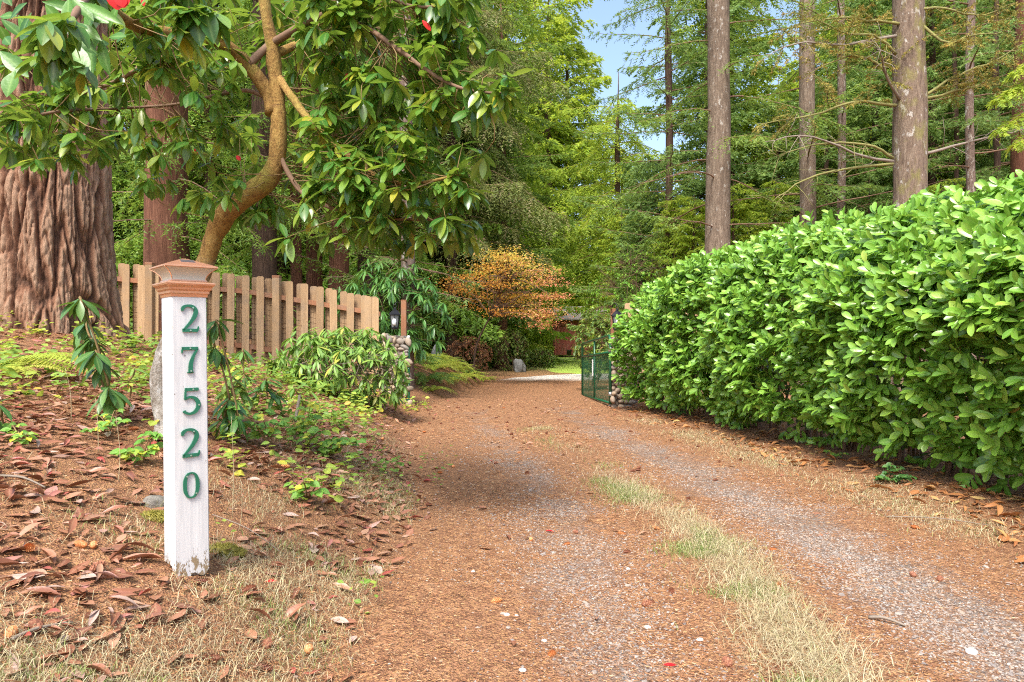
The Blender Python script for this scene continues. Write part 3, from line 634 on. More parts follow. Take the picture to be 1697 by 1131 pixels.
# --- the thick mossy fir with its bare limbs
def mossy_fir():
    pos = gp(1512, 13, -.2); t = thing('fir_tree', pos, 'thick pinkish fir trunk with mossy bare limbs above the hedge', 'tree')
    P, rr, V, F = trunk_geo(pos, 13, .335, (-.12, 0), 26, 40, .02, .3, (3.0, .10)); rr
    Geo().add(V, F).build('trunk', M['bark_moss'], t)
    spec = [((1490, 165), (1455, 105), (1400, 95), (1330, 130)), ((1485, 175), (1420, 170), (1330, 195), (1255, 205)), ((1480, 268), (1420, 255), (1340, 225), (1270, 235)),
            ((1480, 272), (1400, 280), (1330, 300), (1280, 335)), ((1528, 160), (1580, 130), (1640, 105), (1700, 70)), ((1530, 255), (1590, 240), (1650, 225), (1700, 215)),
            ((1530, 165), (1590, 150), (1640, 140), (1690, 150)), ((1480, 262), (1440, 240), (1360, 238), (1290, 260)), ((1490, 165), (1470, 130), (1462, 100), (1455, 80)),
            ((1490, 40), (1440, 35), (1380, 30), (1310, 45)), ((1525, 40), (1570, 70), (1610, 60), (1660, 55)), ((1485, 60), (1410, 75), (1330, 70), (1270, 95)), ((1500, 20), (1560, 15), (1620, 25), (1680, 5)),
            ((1485, 90), (1450, 60), (1400, 55), (1350, 30))]
    fo = Geo()
    for k, s in enumerate(spec):
        Ys = np.linspace(12.9, 12.9+rng.uniform(-1.2, .6), 4)
        B = spline([px(a, b, y) for (a, b), y in zip(s, Ys)], 12); B[1:] += rng.normal(0, .012, (11, 3))
        g_ = Geo(); v, f = tube(B, np.linspace(.032, .006, 12), 7); g_.add(v, f)
        for q in range(16):
            j = rng.integers(2, 12); d = nrm(B[min(j, 10)+1]-B[min(j, 10)]); e = B[j]; dd = nrm(d*.5+rng.normal(0, .6, 3)+[0, 0, -.1]); l_ = rng.uniform(.2, .7)
            tp = np.stack([e, e+dd*l_*.5+rng.normal(0, .02, 3), e+dd*l_+[0, 0, -.1*l_]]); v, f = tube(tp, [.007, .005, .002], 4); g_.add(v, f)
            if k in (0, 1, 4, 6, 9, 10, 11, 12, 13) and rng.random() < .9:
                v, ti = spray_branch(spline(tp, 5), .2, .05, 6, .07, .018, .2, start=.1, flat=1.0); fo.add(v, TRI(len(v)//3), ti)
        g_.build('branch', M['moss_twig' if k % 3 != 2 else 'grey_twig'], t)
    fo.build('crown', M['mossy_needle'], t, smooth_=False)['kind'] = 'stuff'
    for _ in range(0): pass
mossy_fir()

# --- hemlock boughs that hang in from the top of the frame belong to two trees beside the drive

# --- fill of the wood behind: dense trees, each a thing, copied from three grown ones
far_l = [('tall conifer deep in the wood, beyond the fence', 'conifers beyond the fence'), ('tall conifer in the wood, beyond the turn of the drive', 'conifers beyond the turn of the drive'), ('sunlit conifer in the wood, beyond the hedge', 'conifers beyond the hedge')]
A = conifer('fir_tree', far_l[0][0], 'tree', (-14, 26, float(H(-14, 26))-.2), 19, .26, 'bark_dark', 'cedar', (1.2, 18.4), 110, (4.6, 1.8), far_l[0][1], tw=1.1, spacing=.13, nleaf=10, ll=.24, lw=.085, droop=.8, bdroop=.4, barr=.03)
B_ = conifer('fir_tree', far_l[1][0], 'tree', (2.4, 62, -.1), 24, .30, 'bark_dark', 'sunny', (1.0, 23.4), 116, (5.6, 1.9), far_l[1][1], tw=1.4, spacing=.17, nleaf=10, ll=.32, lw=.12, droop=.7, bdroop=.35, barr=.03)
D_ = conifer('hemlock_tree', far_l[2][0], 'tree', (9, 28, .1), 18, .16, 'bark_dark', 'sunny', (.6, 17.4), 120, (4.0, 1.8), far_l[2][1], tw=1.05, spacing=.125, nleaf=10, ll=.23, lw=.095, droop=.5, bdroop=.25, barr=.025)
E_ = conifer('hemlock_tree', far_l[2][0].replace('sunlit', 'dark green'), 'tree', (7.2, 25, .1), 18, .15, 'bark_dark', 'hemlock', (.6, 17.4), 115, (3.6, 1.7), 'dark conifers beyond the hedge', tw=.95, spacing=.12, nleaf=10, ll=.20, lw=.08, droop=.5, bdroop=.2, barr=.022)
def behind(p, kind):
    marks = {'left': [(160, 'the old fir'), (330, 'the broad red-barked cedar'), (480, 'the crooked rhododendron stem'), (640, 'the low right end of the fence'), (9999, 'the drooping bush by the left pillar')],
             'mid': [(600, 'the left end of the fence'), (730, 'the left gate pillar'), (870, 'the autumn maple'), (1000, 'the red shed'), (9999, 'the right gate pillar')],
             'right': [(950, 'the autumn maple'), (1150, 'the slim dark hemlock by the sky gap'), (1270, 'the straight pinkish fir'), (1370, 'the dark brown fir'), (1450, 'the slim speckled trunk'), (1560, 'the thick mossy fir'), (1640, 'the pale lichen-spotted trunk'), (9999, 'the red-brown trunk at the right edge')]}[kind]
    return next(t_ for lim, t_ in marks if p < lim)
def far_copy(src, word, kind, p, Y, rz, s):
    w_ = behind(p, kind); copy_tree(src, gp(p, Y, -.2), rz, s, f'{word} deep in the wood behind {w_}', f'{word}s behind {w_}')
for k, (pxx, Y, s) in enumerate([(60, 24, 1), (190, 27, 1.05), (350, 24.5, .95), (400, 30, 1.1), (470, 26, 1), (560, 30, 1.1), (630, 26, 1), (690, 31, 1.15), (740, 36, 1.2), (-60, 22, 1), (270, 33, 1.1), (520, 37, 1.2), (665, 34, 1.2)]):
    far_copy(A, 'mid-green conifer', 'left', pxx, Y, k*1.7+.5, s)
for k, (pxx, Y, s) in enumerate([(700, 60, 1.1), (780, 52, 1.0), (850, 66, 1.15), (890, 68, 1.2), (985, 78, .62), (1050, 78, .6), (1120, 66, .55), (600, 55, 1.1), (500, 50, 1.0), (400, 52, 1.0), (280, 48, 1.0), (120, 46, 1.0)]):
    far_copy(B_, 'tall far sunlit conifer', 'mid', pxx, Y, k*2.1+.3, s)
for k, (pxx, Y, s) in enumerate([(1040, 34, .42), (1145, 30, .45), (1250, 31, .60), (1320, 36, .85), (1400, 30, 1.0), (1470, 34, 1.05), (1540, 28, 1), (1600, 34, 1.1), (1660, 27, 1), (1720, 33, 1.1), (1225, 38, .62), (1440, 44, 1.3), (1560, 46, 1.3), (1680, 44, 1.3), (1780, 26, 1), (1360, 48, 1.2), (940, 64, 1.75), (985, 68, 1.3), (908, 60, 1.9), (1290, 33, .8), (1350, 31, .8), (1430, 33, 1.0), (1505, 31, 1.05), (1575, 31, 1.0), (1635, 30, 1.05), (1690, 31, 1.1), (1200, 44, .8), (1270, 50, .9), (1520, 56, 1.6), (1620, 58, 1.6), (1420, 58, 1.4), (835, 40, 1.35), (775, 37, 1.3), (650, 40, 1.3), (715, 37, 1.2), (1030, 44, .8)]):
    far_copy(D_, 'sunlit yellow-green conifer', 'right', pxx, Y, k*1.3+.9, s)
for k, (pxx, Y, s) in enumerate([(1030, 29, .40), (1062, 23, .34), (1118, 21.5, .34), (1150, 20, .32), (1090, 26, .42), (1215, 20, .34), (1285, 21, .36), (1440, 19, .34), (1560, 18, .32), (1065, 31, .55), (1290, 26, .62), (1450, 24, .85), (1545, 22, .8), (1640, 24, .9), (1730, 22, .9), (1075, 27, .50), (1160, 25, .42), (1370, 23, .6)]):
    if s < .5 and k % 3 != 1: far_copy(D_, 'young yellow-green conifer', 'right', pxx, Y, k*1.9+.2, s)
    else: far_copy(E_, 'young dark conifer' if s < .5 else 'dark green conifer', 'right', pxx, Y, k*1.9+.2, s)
# bright fresh cedar spray at the right edge
def edge_cedar():
    pos = gp(1790, 7.5, -.1); t = thing('young_cedar', pos, 'fresh light green cedar boughs reaching in above the hedge at the right edge', 'tree')
    P, rr, V, F = trunk_geo(pos, 7, .09); Geo().add(V, F).build('trunk', M['bark_cedar'], t)
    fo = Geo(); br = Geo()
    for (a, b, c, d) in [(1790, 120, 1650, 165), (1790, 150, 1655, 215), (1795, 60, 1680, 120), (1790, 100, 1672, 150), (1800, 190, 1680, 240), (1800, 20, 1710, 60), (1830, 140, 1900, 200), (1830, 80, 1920, 120)]:
        B = spline([px(a, b, 7.5), px((a+c)/2, (b+d)/2-12, 7.3), px(c, d, 7.1)], 8); v, f = tube(B, np.linspace(.015, .003, 8), 5); br.add(v, f)
        v, ti = spray_branch(B, .30, .04, 12, .07, .022, .7, start=.25, flat=.25); fo.add(v, TRI(len(v)//3), ti)
    br.build('limbs', M['twig'], t)['kind'] = 'stuff'; fo.build('crown', M['sunny'], t, smooth_=False)['kind'] = 'stuff'
edge_cedar()

# ------------------------------------------------------------------ broadleaf growth: whorls
def whorl(g, p, axis_, n, ln, tmpl, droop=.6, spread=.9, tint=None, jitter=.2, collect=None, wscale=1.0):
    """n leaves round a shoot tip p"""
    axis_ = nrm(np.asarray(axis_, float)); ref = np.array([.3, .2, 1.]) if abs(axis_[2]) < .8 else np.array([1., .2, 0])
    u = nrm(np.cross(axis_, ref)); v = np.cross(axis_, u); a = np.arange(n)*2.399+rng.random()*6.28
    rad = np.cos(a)[:, None]*u+np.sin(a)[:, None]*v
    d = nrm(rad*spread+axis_*rng.uniform(.1, .6, (n, 1))+np.array([0, 0, -droop])+rng.normal(0, jitter, (n, 3)))
    nn = nrm(rad*.5+np.array([0, 0, 1.])+axis_*.4+rng.normal(0, .2, (n, 3)))
    Mx = frames(d, nn); L = ln*rng.uniform(.7, 1.15, n); P = p+rad*ln*.04-axis_*rng.uniform(0, .25*ln, (n, 1))
    S = np.stack([L*wscale, L, L], 1)
    ti = rng.random(n) if tint is None else np.clip(tint+rng.normal(0, .1, n), 0, .99)
    if collect is not None: collect.append((Mx, P, S, ti))
    else: place(g, tmpl, Mx, P, S, ti)
def part_leaves(parent, tmpl, mats, coll, n_parts, keyf, name='leaf', rest='leaves', matkey=None):
    """nearest n_parts of the collected leaves become child objects sharing mesh data, the rest one stuff part"""
    Mx = np.concatenate([c[0] for c in coll]); P = np.concatenate([c[1] for c in coll]); S = np.concatenate([c[2] for c in coll]); ti = np.concatenate([c[3] for c in coll])
    key = keyf(P, S); order = np.argsort(key); near, far = order[:n_parts], order[n_parts:]
    org = np.array(world_loc(parent))
    gg = Geo().add(tmpl[0], tmpl[1], 0, tmpl[2]); me = gg.mesh('leaf'); me.materials.append(mats)
    for i in near:
        link(name, me, parent, m4(Mx[i]*S[i][None, :], P[i]-org))
    if len(far):
        g2 = Geo(); place(g2, tmpl, Mx[far], P[far], S[far], ti[far]); g2.build(rest, mats, parent)['kind'] = 'stuff'
camkey = lambda P, S: (np.linalg.norm(P-np.array([0, 0, CZ]), axis=1)/S[:, 1])+1e3*((np.abs(P[:, 0]/P[:, 1]) > .75) | (np.abs((P[:, 2]-CZ)/P[:, 1]) > .5))

# --- the crooked rhododendron tree
def rhodo_tree():
    base = px(276, 712, 4.4); t = thing('rhododendron_tree', base, 'crooked ochre-barked rhododendron tree rising behind the white number post', 'tree')
    tr = [(277, 726, 4.4, .095), (271, 690, 4.4, .072), (264, 640, 4.4, .078), (272, 590, 4.4, .070), (300, 530, 4.4, .068), (328, 470, 4.4, .070), (348, 415, 4.4, .076), (358, 385, 4.4, .078), (378, 352, 4.36, .082),
          (412, 324, 4.32, .080), (443, 298, 4.3, .080), (459, 262, 4.3, .068), (462, 215, 4.3, .062), (460, 165, 4.3, .058), (456, 120, 4.3, .056), (450, 70, 4.28, .050), (441, 20, 4.25, .044), (432, -60, 4.2, .036), (420, -170, 4.1, .022)]
    P = spline([px(a, b, y) for a, b, y, r in tr], 60); r = np.interp(np.linspace(0, 1, 60), np.linspace(0, 1, len(tr)), [q[3] for q in tr])*.80*(1+.05*np.sin(np.arange(60)*1.9)+.05*np.sin(np.arange(60)*.83))
    V, F = tube(P, r, 18); cen = np.repeat(P, 18, 0); V = cen+(V-cen)*(1+.22*(vnoise(V*14)[:, None]-.5)+.12*(vnoise(V*45)[:, None]-.5))
    Geo().add(V, F).build('trunk', M['bark_rhodo'], t)
    limbs = [[(452, 190, 4.3, .05), (447, 160, 4.3, .046), (428, 130, 4.25, .042), (404, 100, 4.2, .040), (370, 72, 4.1, .038), (330, 62, 4.0, .036), (280, 56, 3.8, .034), (230, 46, 3.6, .03), (190, 20, 3.3, .024), (150, -20, 3.0, .018)],
             [(412, 108, 4.2, .026), (432, 88, 4.25, .024), (452, 72, 4.28, .026), (480, 55, 4.2, .024), (510, 36, 4.1, .022), (550, 18, 3.9, .017), (610, -20, 3.8, .012)],
             [(456, 90, 4.3, .03), (500, 70, 4.4, .022), (520, 55, 4.5, .018), (545, 30, 4.5, .014), (570, -20, 4.5, .01)],
             [(462, 130, 4.3, .028), (486, 165, 4.2, .024), (520, 208, 4.1, .02), (570, 252, 4.0, .018), (620, 290, 3.9, .015), (680, 305, 3.7, .01), (760, 290, 3.6, .006)],
             [(510, 36, 4.1, .018), (590, 40, 3.9, .016), (650, 75, 3.7, .013), (720, 125, 3.6, .010), (775, 150, 3.5, .008), (835, 155, 3.4, .005)],
             [(462, 255, 4.3, .018), (500, 320, 4.2, .014), (570, 350, 4.0, .012), (650, 362, 3.9, .009), (740, 365, 3.8, .006)],
             [(447, 165, 4.3, .018), (400, 150, 4.3, .012), (300, 172, 4.3, .009), (200, 180, 4.2, .008), (100, 185, 3.8, .009), (20, 200, 3.7, .006)],
             [(470, 250, 4.3, .012), (440, 320, 4.5, .010), (420, 350, 4.6, .008)],
             [(150, -20, 3.0, .018), (130, 15, 2.6, .014), (104, 50, 2.45, .009), (84, 66, 2.4, .006)],
             [(330, -60, 3.0, .012), (320, -10, 2.7, .008), (313, 20, 2.6, .005)],
             [(620, -20, 3.8, .012), (680, 10, 3.7, .01), (740, 10, 3.6, .006)],
             [(280, 56, 3.8, .02), (250, 100, 3.9, .014), (180, 140, 4.0, .010), (90, 170, 4.0, .007)]]
    pts = [P[22:]]
    for L in limbs:
        B = spline([px(a, b, y) for a, b, y, r_ in L], 24); rr = np.interp(np.linspace(0, 1, 24), np.linspace(0, 1, len(L)), [q[3] for q in L])
        V, F = tube(B, rr, 10); V = V+(vnoise(V*25)[:, None]-.5)*.006; Geo().add(V, F).build('branch', M['bark_rhodo' if rr[0] > .027 else 'twig'], t); pts.append(B)
    limb_pts = pts; pts = np.concatenate(pts)
    regs = [(470, -50, 790, 90, 62), (560, 60, 800, 190, 44), (690, 120, 845, 180, 16), (470, 150, 720, 260, 40), (480, 230, 800, 330, 46), (560, 290, 790, 400, 34), (0, 70, 420, 230, 44), (190, -20, 450, 110, 36),
            (230, 180, 440, 330, 18), (0, 200, 190, 265, 12), (440, -40, 600, 150, 24), (460, 330, 620, 400, 8)]
    coll = []; tw = Geo()
    for (x0, y0, x1, y1, n) in regs:
        for _ in range(int(n*1.3)):
            a, b = rng.uniform(x0, x1), rng.uniform(y0, y1); ray = px(a, b, 1.0)-px(848.5, 565.5, 1.0)*np.array([1, 0, 1]); 
            Y0 = rng.uniform(3.5, 5.0) if not (395 < a < 510 and b < 330) else rng.uniform(4.8, 5.8); p = px(a, b, Y0); dl = np.linalg.norm(pts-p, axis=1); k = np.argsort(dl)[rng.integers(0, 9)]; q = pts[k]
            p = px(a, b, Y0 if 395 < a < 510 else .55*Y0+.45*q[1])
            mid_ = (p+q)/2+rng.normal(0, .05, 3)+[0, 0, -.04]
            v, f = tube(spline([q, mid_, p], 6), np.linspace(.0036, .0016, 6), 5); tw.add(v, f)
            ax = nrm(p-mid_+[0, 0, .15])
            whorl(None, p, ax, rng.integers(7, 12), .122, None, droop=.75, spread=.75, collect=coll, jitter=.22)
            if rng.random() < .5: 
                p2 = p*.62+mid_*.38+rng.normal(0, .07, 3); whorl(None, p2, ax, rng.integers(5, 9), .115, None, droop=.85, spread=.7, collect=coll)
    for B in limb_pts[1:]:
        for j in (23, 22, 20, 18, 15):
            if B[j][2] > 3.6: continue
            for _ in range(2): whorl(None, B[j]+rng.normal(0, .05, 3)*(j < 23), nrm(B[min(j+1, 23)]-B[j-1]), 8, .12, None, droop=.6, spread=.85, collect=coll)
    tw.build('twigs', M['stem_red'], t)['kind'] = 'stuff'
    part_leaves(t, LEAF, M['rhodo'], coll, 270, camkey)
    # the sprays of big leaves hanging close to the camera at the upper left
    sp = [(30, 26, 66, 78, 30), (2, 32, 40, 62, 20), (0, 85, 44, 124, 27), (75, 8, 105, 46, 25), (88, 62, 53, 114, 31), (90, 62, 113, 102, 24), (108, 65, 147, 124, 34), (110, 50, 160, 87, 27), (125, 38, 166, 64, 20), (68, 108, 99, 145, 25), (105, 106, 127, 148, 28), (166, 63, 178, 124, 22),
          (181, 62, 207, 58, 21), (182, 46, 193, 8, 14), (118, 46, 130, 10, 9), (25, 118, 8, 158, 28), (70, 3, 146, 20, 19), (132, 4, 202, 37, 18), (150, 22, 182, 37, 12), (82, 98, 106, 128, 22), (8, 62, 14, 72, 18), (60, 28, 62, 66, 32), (0, 28, 26, 24, 22), (140, 30, 176, 36, 12), (45, 5, 12, 30, 20), (150, 70, 150, 122, 22), (0, 44, 12, 70, 20),
          (313, -4, 312, 25, 20), (312, 22, 291, 73, 25), (325, 18, 331, 75, 28), (338, 9, 354, 69, 30), (170, 66, 172, 76, 16), (20, 10, 0, -20, 20), (95, 70, 78, 122, 24)]
    gg = Geo().add(leaf_tmpl(.42, 7, .10, .10, .52)[0], LEAF[1] if False else leaf_tmpl(.42, 7, .10, .10, .52)[1], 0, leaf_tmpl(.42, 7, .10, .10, .52)[2]); me = gg.mesh('leaf'); me.materials.append(M['rhodo_near'])
    for _ in range(8): a_, b_2 = rng.uniform(-10, 170), rng.uniform(-10, 90); th = rng.uniform(.7, 2.3); sp.append((a_, b_2, a_+50*math.cos(th), b_2+50*math.sin(th), rng.uniform(18, 28)))
    for (a, b, c, d, wd) in sp:
        Yb = (rng.uniform(2.3, 2.5) if len(t.children) < 50 else rng.uniform(2.55, 2.9)) if a < 250 else 2.6; p0 = px(a, b, Yb); p1 = px(c, d, Yb+rng.uniform(-.05, .03)); v = p1-p0; L = np.linalg.norm(v)
        Mx = frames(v[None], nrm(np.array([[rng.normal(0, .3), -1, .55+rng.normal(0, .25)]])))[0]
        link('leaf', me, t, m4(Mx*np.array([wd/FP*Yb/.42, L, L])[None, :], p0-np.array(t.location)))
    gg = Geo().add(LEAF[0], LEAF[1], 0, LEAF[2]); me = gg.mesh('red_leaf'); me.materials.append(M['red'])
    for (a, b, c, d, wd, Y) in [(196, -14, 192, 15, 36, 2.5), (200, -12, 205, 12, 26, 2.5), (700, 34, 714, 50, 10, 3.6), (574, 122, 579, 136, 10, 4.0), (236, -3, 238, 10, 8, 3.0), (322, 247, 330, 254, 8, 4.3), (392, 258, 398, 266, 8, 4.3)]:
        p0, p1 = px(a, b, Y), px(c, d, Y); v = p1-p0; L = np.linalg.norm(v); Mx = frames(v[None], np.array([[.1, -1, .4]]))[0]
        o = link('leaf', me, t, m4(Mx*np.array([wd/FP*Y/.40, L, L])[None, :], p0-np.array(t.location))); o['label'] = 'bright red leaf'
rhodo_tree()

# --- generic shrub of whorls
def shrub(name, label, cat, base, cen, rad, nw, ln, leafm, tmpl=LEAF_LONG, nl=9, droop=.6, spread=.9, n_parts=0, stemm='grey_twig', nstem=9, shell=.55, group=None, zmin=.05, stemr=.014, wscale=1.0, tmplr=None):
    t = thing(name, base, label, cat, group); base = np.asarray(base, float); cen = np.asarray(cen, float); rad = np.asarray(rad, float)
    st = Geo(); hubs = []
    for k in range(nstem):
        d = nrm(rng.normal(0, 1, 3)+[0, 0, .6]); tip = cen+d*rad*rng.uniform(.35, .7)
        b0 = base+np.array([rng.normal(0, .08), rng.normal(0, .08), -.05]); m_ = (b0+tip)/2+rng.normal(0, .08, 3)
        B = spline([b0, m_, tip], 9); hubs.append(B[4:]); v, f = tube(B, np.linspace(stemr, stemr*.35, 9), 6); st.add(v, f)
    hubs = np.concatenate(hubs); coll = []
    for k in range(nw):
        d = nrm(rng.normal(0, 1, 3)+[0, 0, .25]); rr = shell+(1-shell)*rng.random()**.6
        p = cen+d*rad*rr*(.82+.36*n2(d[0]*2+cen[0], d[1]*2+d[2]*2, 1.6)[0])
        if p[2] < float(H(p[0], p[1]))+zmin: p[2] = float(H(p[0], p[1]))+zmin+rng.random()*.1
        q = hubs[np.argmin(np.linalg.norm(hubs-p, axis=1))]
        v, f = tube(spline([q, (p+q)/2+rng.normal(0, .03, 3), p], 5), np.linspace(stemr*.35, stemr*.18, 5), 4); st.add(v, f)
        whorl(None, p, nrm(d*rad+[0, 0, .35*rad[2]]), rng.integers(max(3, nl-2), nl+2), ln, None, droop=droop, spread=spread, collect=coll, wscale=wscale)
    st.build('stems', M[stemm], t)['kind'] = 'stuff'
    part_leaves(t, tmpl, M[leafm], coll, n_parts, camkey)
    return t
b = np.array([-2.72, 9.8, float(H(-2.72, 9.8))])
shrub('rhododendron_bush', 'light green rhododendron bush in front of the low end of the fence', 'bush', b, (-2.42, 9.8, .80), (.98, .7, .66), 250, .18, 'rhodo_bush', nl=9, droop=.65, n_parts=220, shell=.5)
b = gp(640, 14.2)
shrub('rhododendron_bush', 'tall bush of long drooping dark leaves behind the left pillar lantern', 'bush', b, (b[0]+.05, 14.3, 1.85), (1.25, .8, 1.15), 150, .27, 'rhodo_tall', LEAF_SLIM, nl=14, droop=.75, spread=.75, n_parts=150, stemm='twig', shell=.45)

# --- the laurel hedge
def hedge():
    fx = np.array([2.08, 2.56, 3.04, 3.28, 3.50, 3.66, 3.74]); fy = np.array([11.75, 9.6, 7.4, 5.6, 4.5, 3.2, 2.2]); top = np.array([2.02, 2.36, 2.38, 2.22, 2.12, 2.05, 2.05])
    t = thing('laurel_hedge', (fx[2], fy[2], 0), 'tall glossy green laurel hedge along the right of the drive', 'hedge')
    sarc = np.concatenate([[0], np.cumsum(np.hypot(np.diff(fx), np.diff(fy)))]); Ltot = sarc[-1]
    def at(s): return np.interp(s, sarc, fx), np.interp(s, sarc, fy), np.interp(s, sarc, top)
    def nrm2(s):
        x0, y0, _ = at(s-.2); x1, y1, _ = at(s+.2); tx, ty = x1-x0, y1-y0; l = np.hypot(tx, ty); return ty/l, -tx/l     # towards the drive
    def surf(s, u, depth):
        """u 0..1 up the front, 1..1.7 over the top; depth inwards"""
        x, y, tp = at(s); nx, ny = nrm2(s); zz = np.clip(u, 0, 1)*(tp-.07)+.07
        bul = .22*np.sin(np.clip(u, 0, 1)*np.pi*.85)-.30*(1-np.clip(u*3.2, 0, 1))**2-.28*np.clip((u-.72)/.28, 0, 1)**2
        lump = .18*(n2(s, zz, 1.5, 2)-.5)*2+.16*(n2(s, zz, 3.6, 5)-.5)*2
        inw = np.maximum(u-1, 0)*1.8; off = bul+lump-inw-depth*np.where(u < 1, 1, .25)
        zz = zz+np.where(u >= 1, .10*np.sin(np.clip(u-1, 0, .7)*np.pi/.7)+.24*(n2(s, u*2, 2.4, 9)-.5)*2-depth*.8, 0)
        return np.stack([x+nx*off, y+ny*off, zz], -1), np.stack([nx, ny, np.zeros_like(nx)], -1)
    coll = []; sh = Geo()
    n = 5700
    s = rng.uniform(.0, Ltot, n); u = np.where(rng.random(n) < .72, rng.random(n)**.9, 1+rng.random(n)*.7); dep = rng.random(n)**1.6*.34
    # hanging skirts: leave ragged gaps low down so stems and soil show
    keep = ~((u < .02+.13*n2(s, s*0, 1.3, 4)) & (rng.random(n) < .8)); s, u, dep = s[keep], u[keep], dep[keep]
    p, on = surf(s, u, dep); n = len(s)
    up = np.where(u < 1, np.interp(u, [0, .25, 1], [-.35, .25, .8]), 1.5)[:, None]
    ax = nrm(on*np.where(u < 1, 1.0, .35)[:, None]+np.array([0, 0, 1.])*up+rng.normal(0, .42, (n, 3)))
    big = 1+.25*(n2(s, u*2, 1.1, 11)-.5)
    for j in range(7):
        f = j/6.; slen = .15
        rot = nrm(np.cross(ax, rng.normal(0, 1, (n, 3)) if j == 0 else np.cross(ax, rot0))) if j == 0 else rot0
        if j == 0: rot0 = nrm(np.cross(ax, np.array([0, 0, 1.])+rng.normal(0, .5, (n, 3))))
        sd = rot0*(1 if j % 2 else -1)
        if j == 6: sd = rot0*.15
        sd = nrm(sd+.35*np.cross(ax, rot0)*rng.choice([-1, 1], (n, 1)))
        d = nrm(sd*(1.0-.35*f)+ax*(.45+.55*f)+rng.normal(0, .18, (n, 3))+np.array([0, 0, -.14]))
        nn = nrm(ax*.6+on*.75+np.array([0, 0, .5])+rng.normal(0, .25, (n, 3)))
        L = .124*big*(1-.25*f*f)*rng.uniform(.8, 1.15, n)
        P = p+ax*(f*slen-.07)[None] if False else p+ax*(f*slen-.07)
        coll.append((frames(d, nn), P, np.stack([L, L, L], 1), np.clip(.5*rng.random(n)+.42*f+.03+.12*(rng.random(n) < .02), 0, .999)))
    for i in range(0, n, 3):
        v, f = tube(np.stack([p[i]-ax[i]*.12, p[i]+ax[i]*.09]), [.004, .002], 3, False); sh.add(v, f)
    sh.build('shoots', M['weed'], t)['kind'] = 'stuff'
    part_leaves(t, LAUREL, M['laurel'], coll, 300, camkey)
    # leaves further in, with the shade of the gaps put into their colour
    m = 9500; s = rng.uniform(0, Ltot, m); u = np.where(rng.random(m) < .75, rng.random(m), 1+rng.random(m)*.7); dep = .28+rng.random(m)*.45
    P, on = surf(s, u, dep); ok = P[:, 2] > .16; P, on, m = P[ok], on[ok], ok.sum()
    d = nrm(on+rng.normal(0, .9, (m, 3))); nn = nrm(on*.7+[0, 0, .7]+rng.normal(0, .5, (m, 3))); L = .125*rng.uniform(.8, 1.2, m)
    gi = Geo(); place(gi, LEAF_QUAD, frames(d, nn), P, L); gi.build('inner_leaves', M['laurel_shade'], t)['kind'] = 'stuff'
    for k in range(26):
        s0 = (k+.5)/26*Ltot+rng.normal(0, .12); x, y, tp = at(s0); nx, ny = nrm2(s0); q = Geo()
        for e in range(rng.integers(3, 6)):
            b0 = np.array([x-nx*.45+rng.normal(0, .06), y-ny*.45+rng.normal(0, .06), float(H(x, y))-.03])
            tip = b0+[rng.normal(0, .15)-nx*.1, rng.normal(0, .25)-ny*.1, tp*rng.uniform(.55, .8)]
            v, f = tube(spline([b0, (b0+tip)/2+rng.normal(0, .07, 3), tip], 7), np.linspace(.018, .006, 7), 6); q.add(v, f)
        q.build('stem', M['twig'], t)
hedge()

# --- clipped and loose shrubs past the gate
b = gp(985, 17.5); shrub('laurel_bush', 'dark glossy laurel bush behind the open green gate', 'bush', b, (b[0]+.05, 17.6, 1.12), (.62, .6, .85), 240, .12, 'box', LEAF_LOW, nl=8, droop=.3, stemm='twig')
b = gp(775, 22.5); shrub('rusty_shrub', 'round shrub of rusty brown foliage left of the maple trunk', 'bush', b, (b[0], 22.5, b[2]+.55), (.85, .6, .78), 420, .075, 'rusty', LEAF_QUAD, nl=8, droop=.3, stemm='twig')
b = gp(852, 28.3); shrub('evergreen_shrub', 'round dark evergreen shrub below the autumn maple', 'bush', b, (b[0]-.15, 28.4, .82), (.95, .8, .92), 520, .085, 'box', LEAF_QUAD, nl=8, droop=.2, stemm='twig')
b = gp(897, 30.5); shrub('evergreen_shrub', 'low spreading green shrub at the far edge of the lawn', 'bush', b, (b[0], 30.5, .40), (.75, .6, .5), 420, .10, 'box', LEAF_QUAD, nl=8, droop=.2, stemm='twig')
b = gp(868, 38); shrub('garden_shrub', 'yellow-green young shrub left of the red shed', 'bush', b, (b[0]-.2, 38, 1.5), (1.5, 1.0, 1.7), 420, .16, 'fern_y', LEAF_QUAD, nl=8, droop=.3, stemm='twig', shell=.2)
b = gp(1040, 19.5); shrub('holly_bush', 'bush of small pale-edged leaves behind the right lantern', 'bush', b, (b[0]+.2, 19.5, 2.5), (1.6, .9, 1.6), 520, .10, 'laurel', LEAF_QUAD, nl=8, droop=.2, stemm='twig', shell=.3)

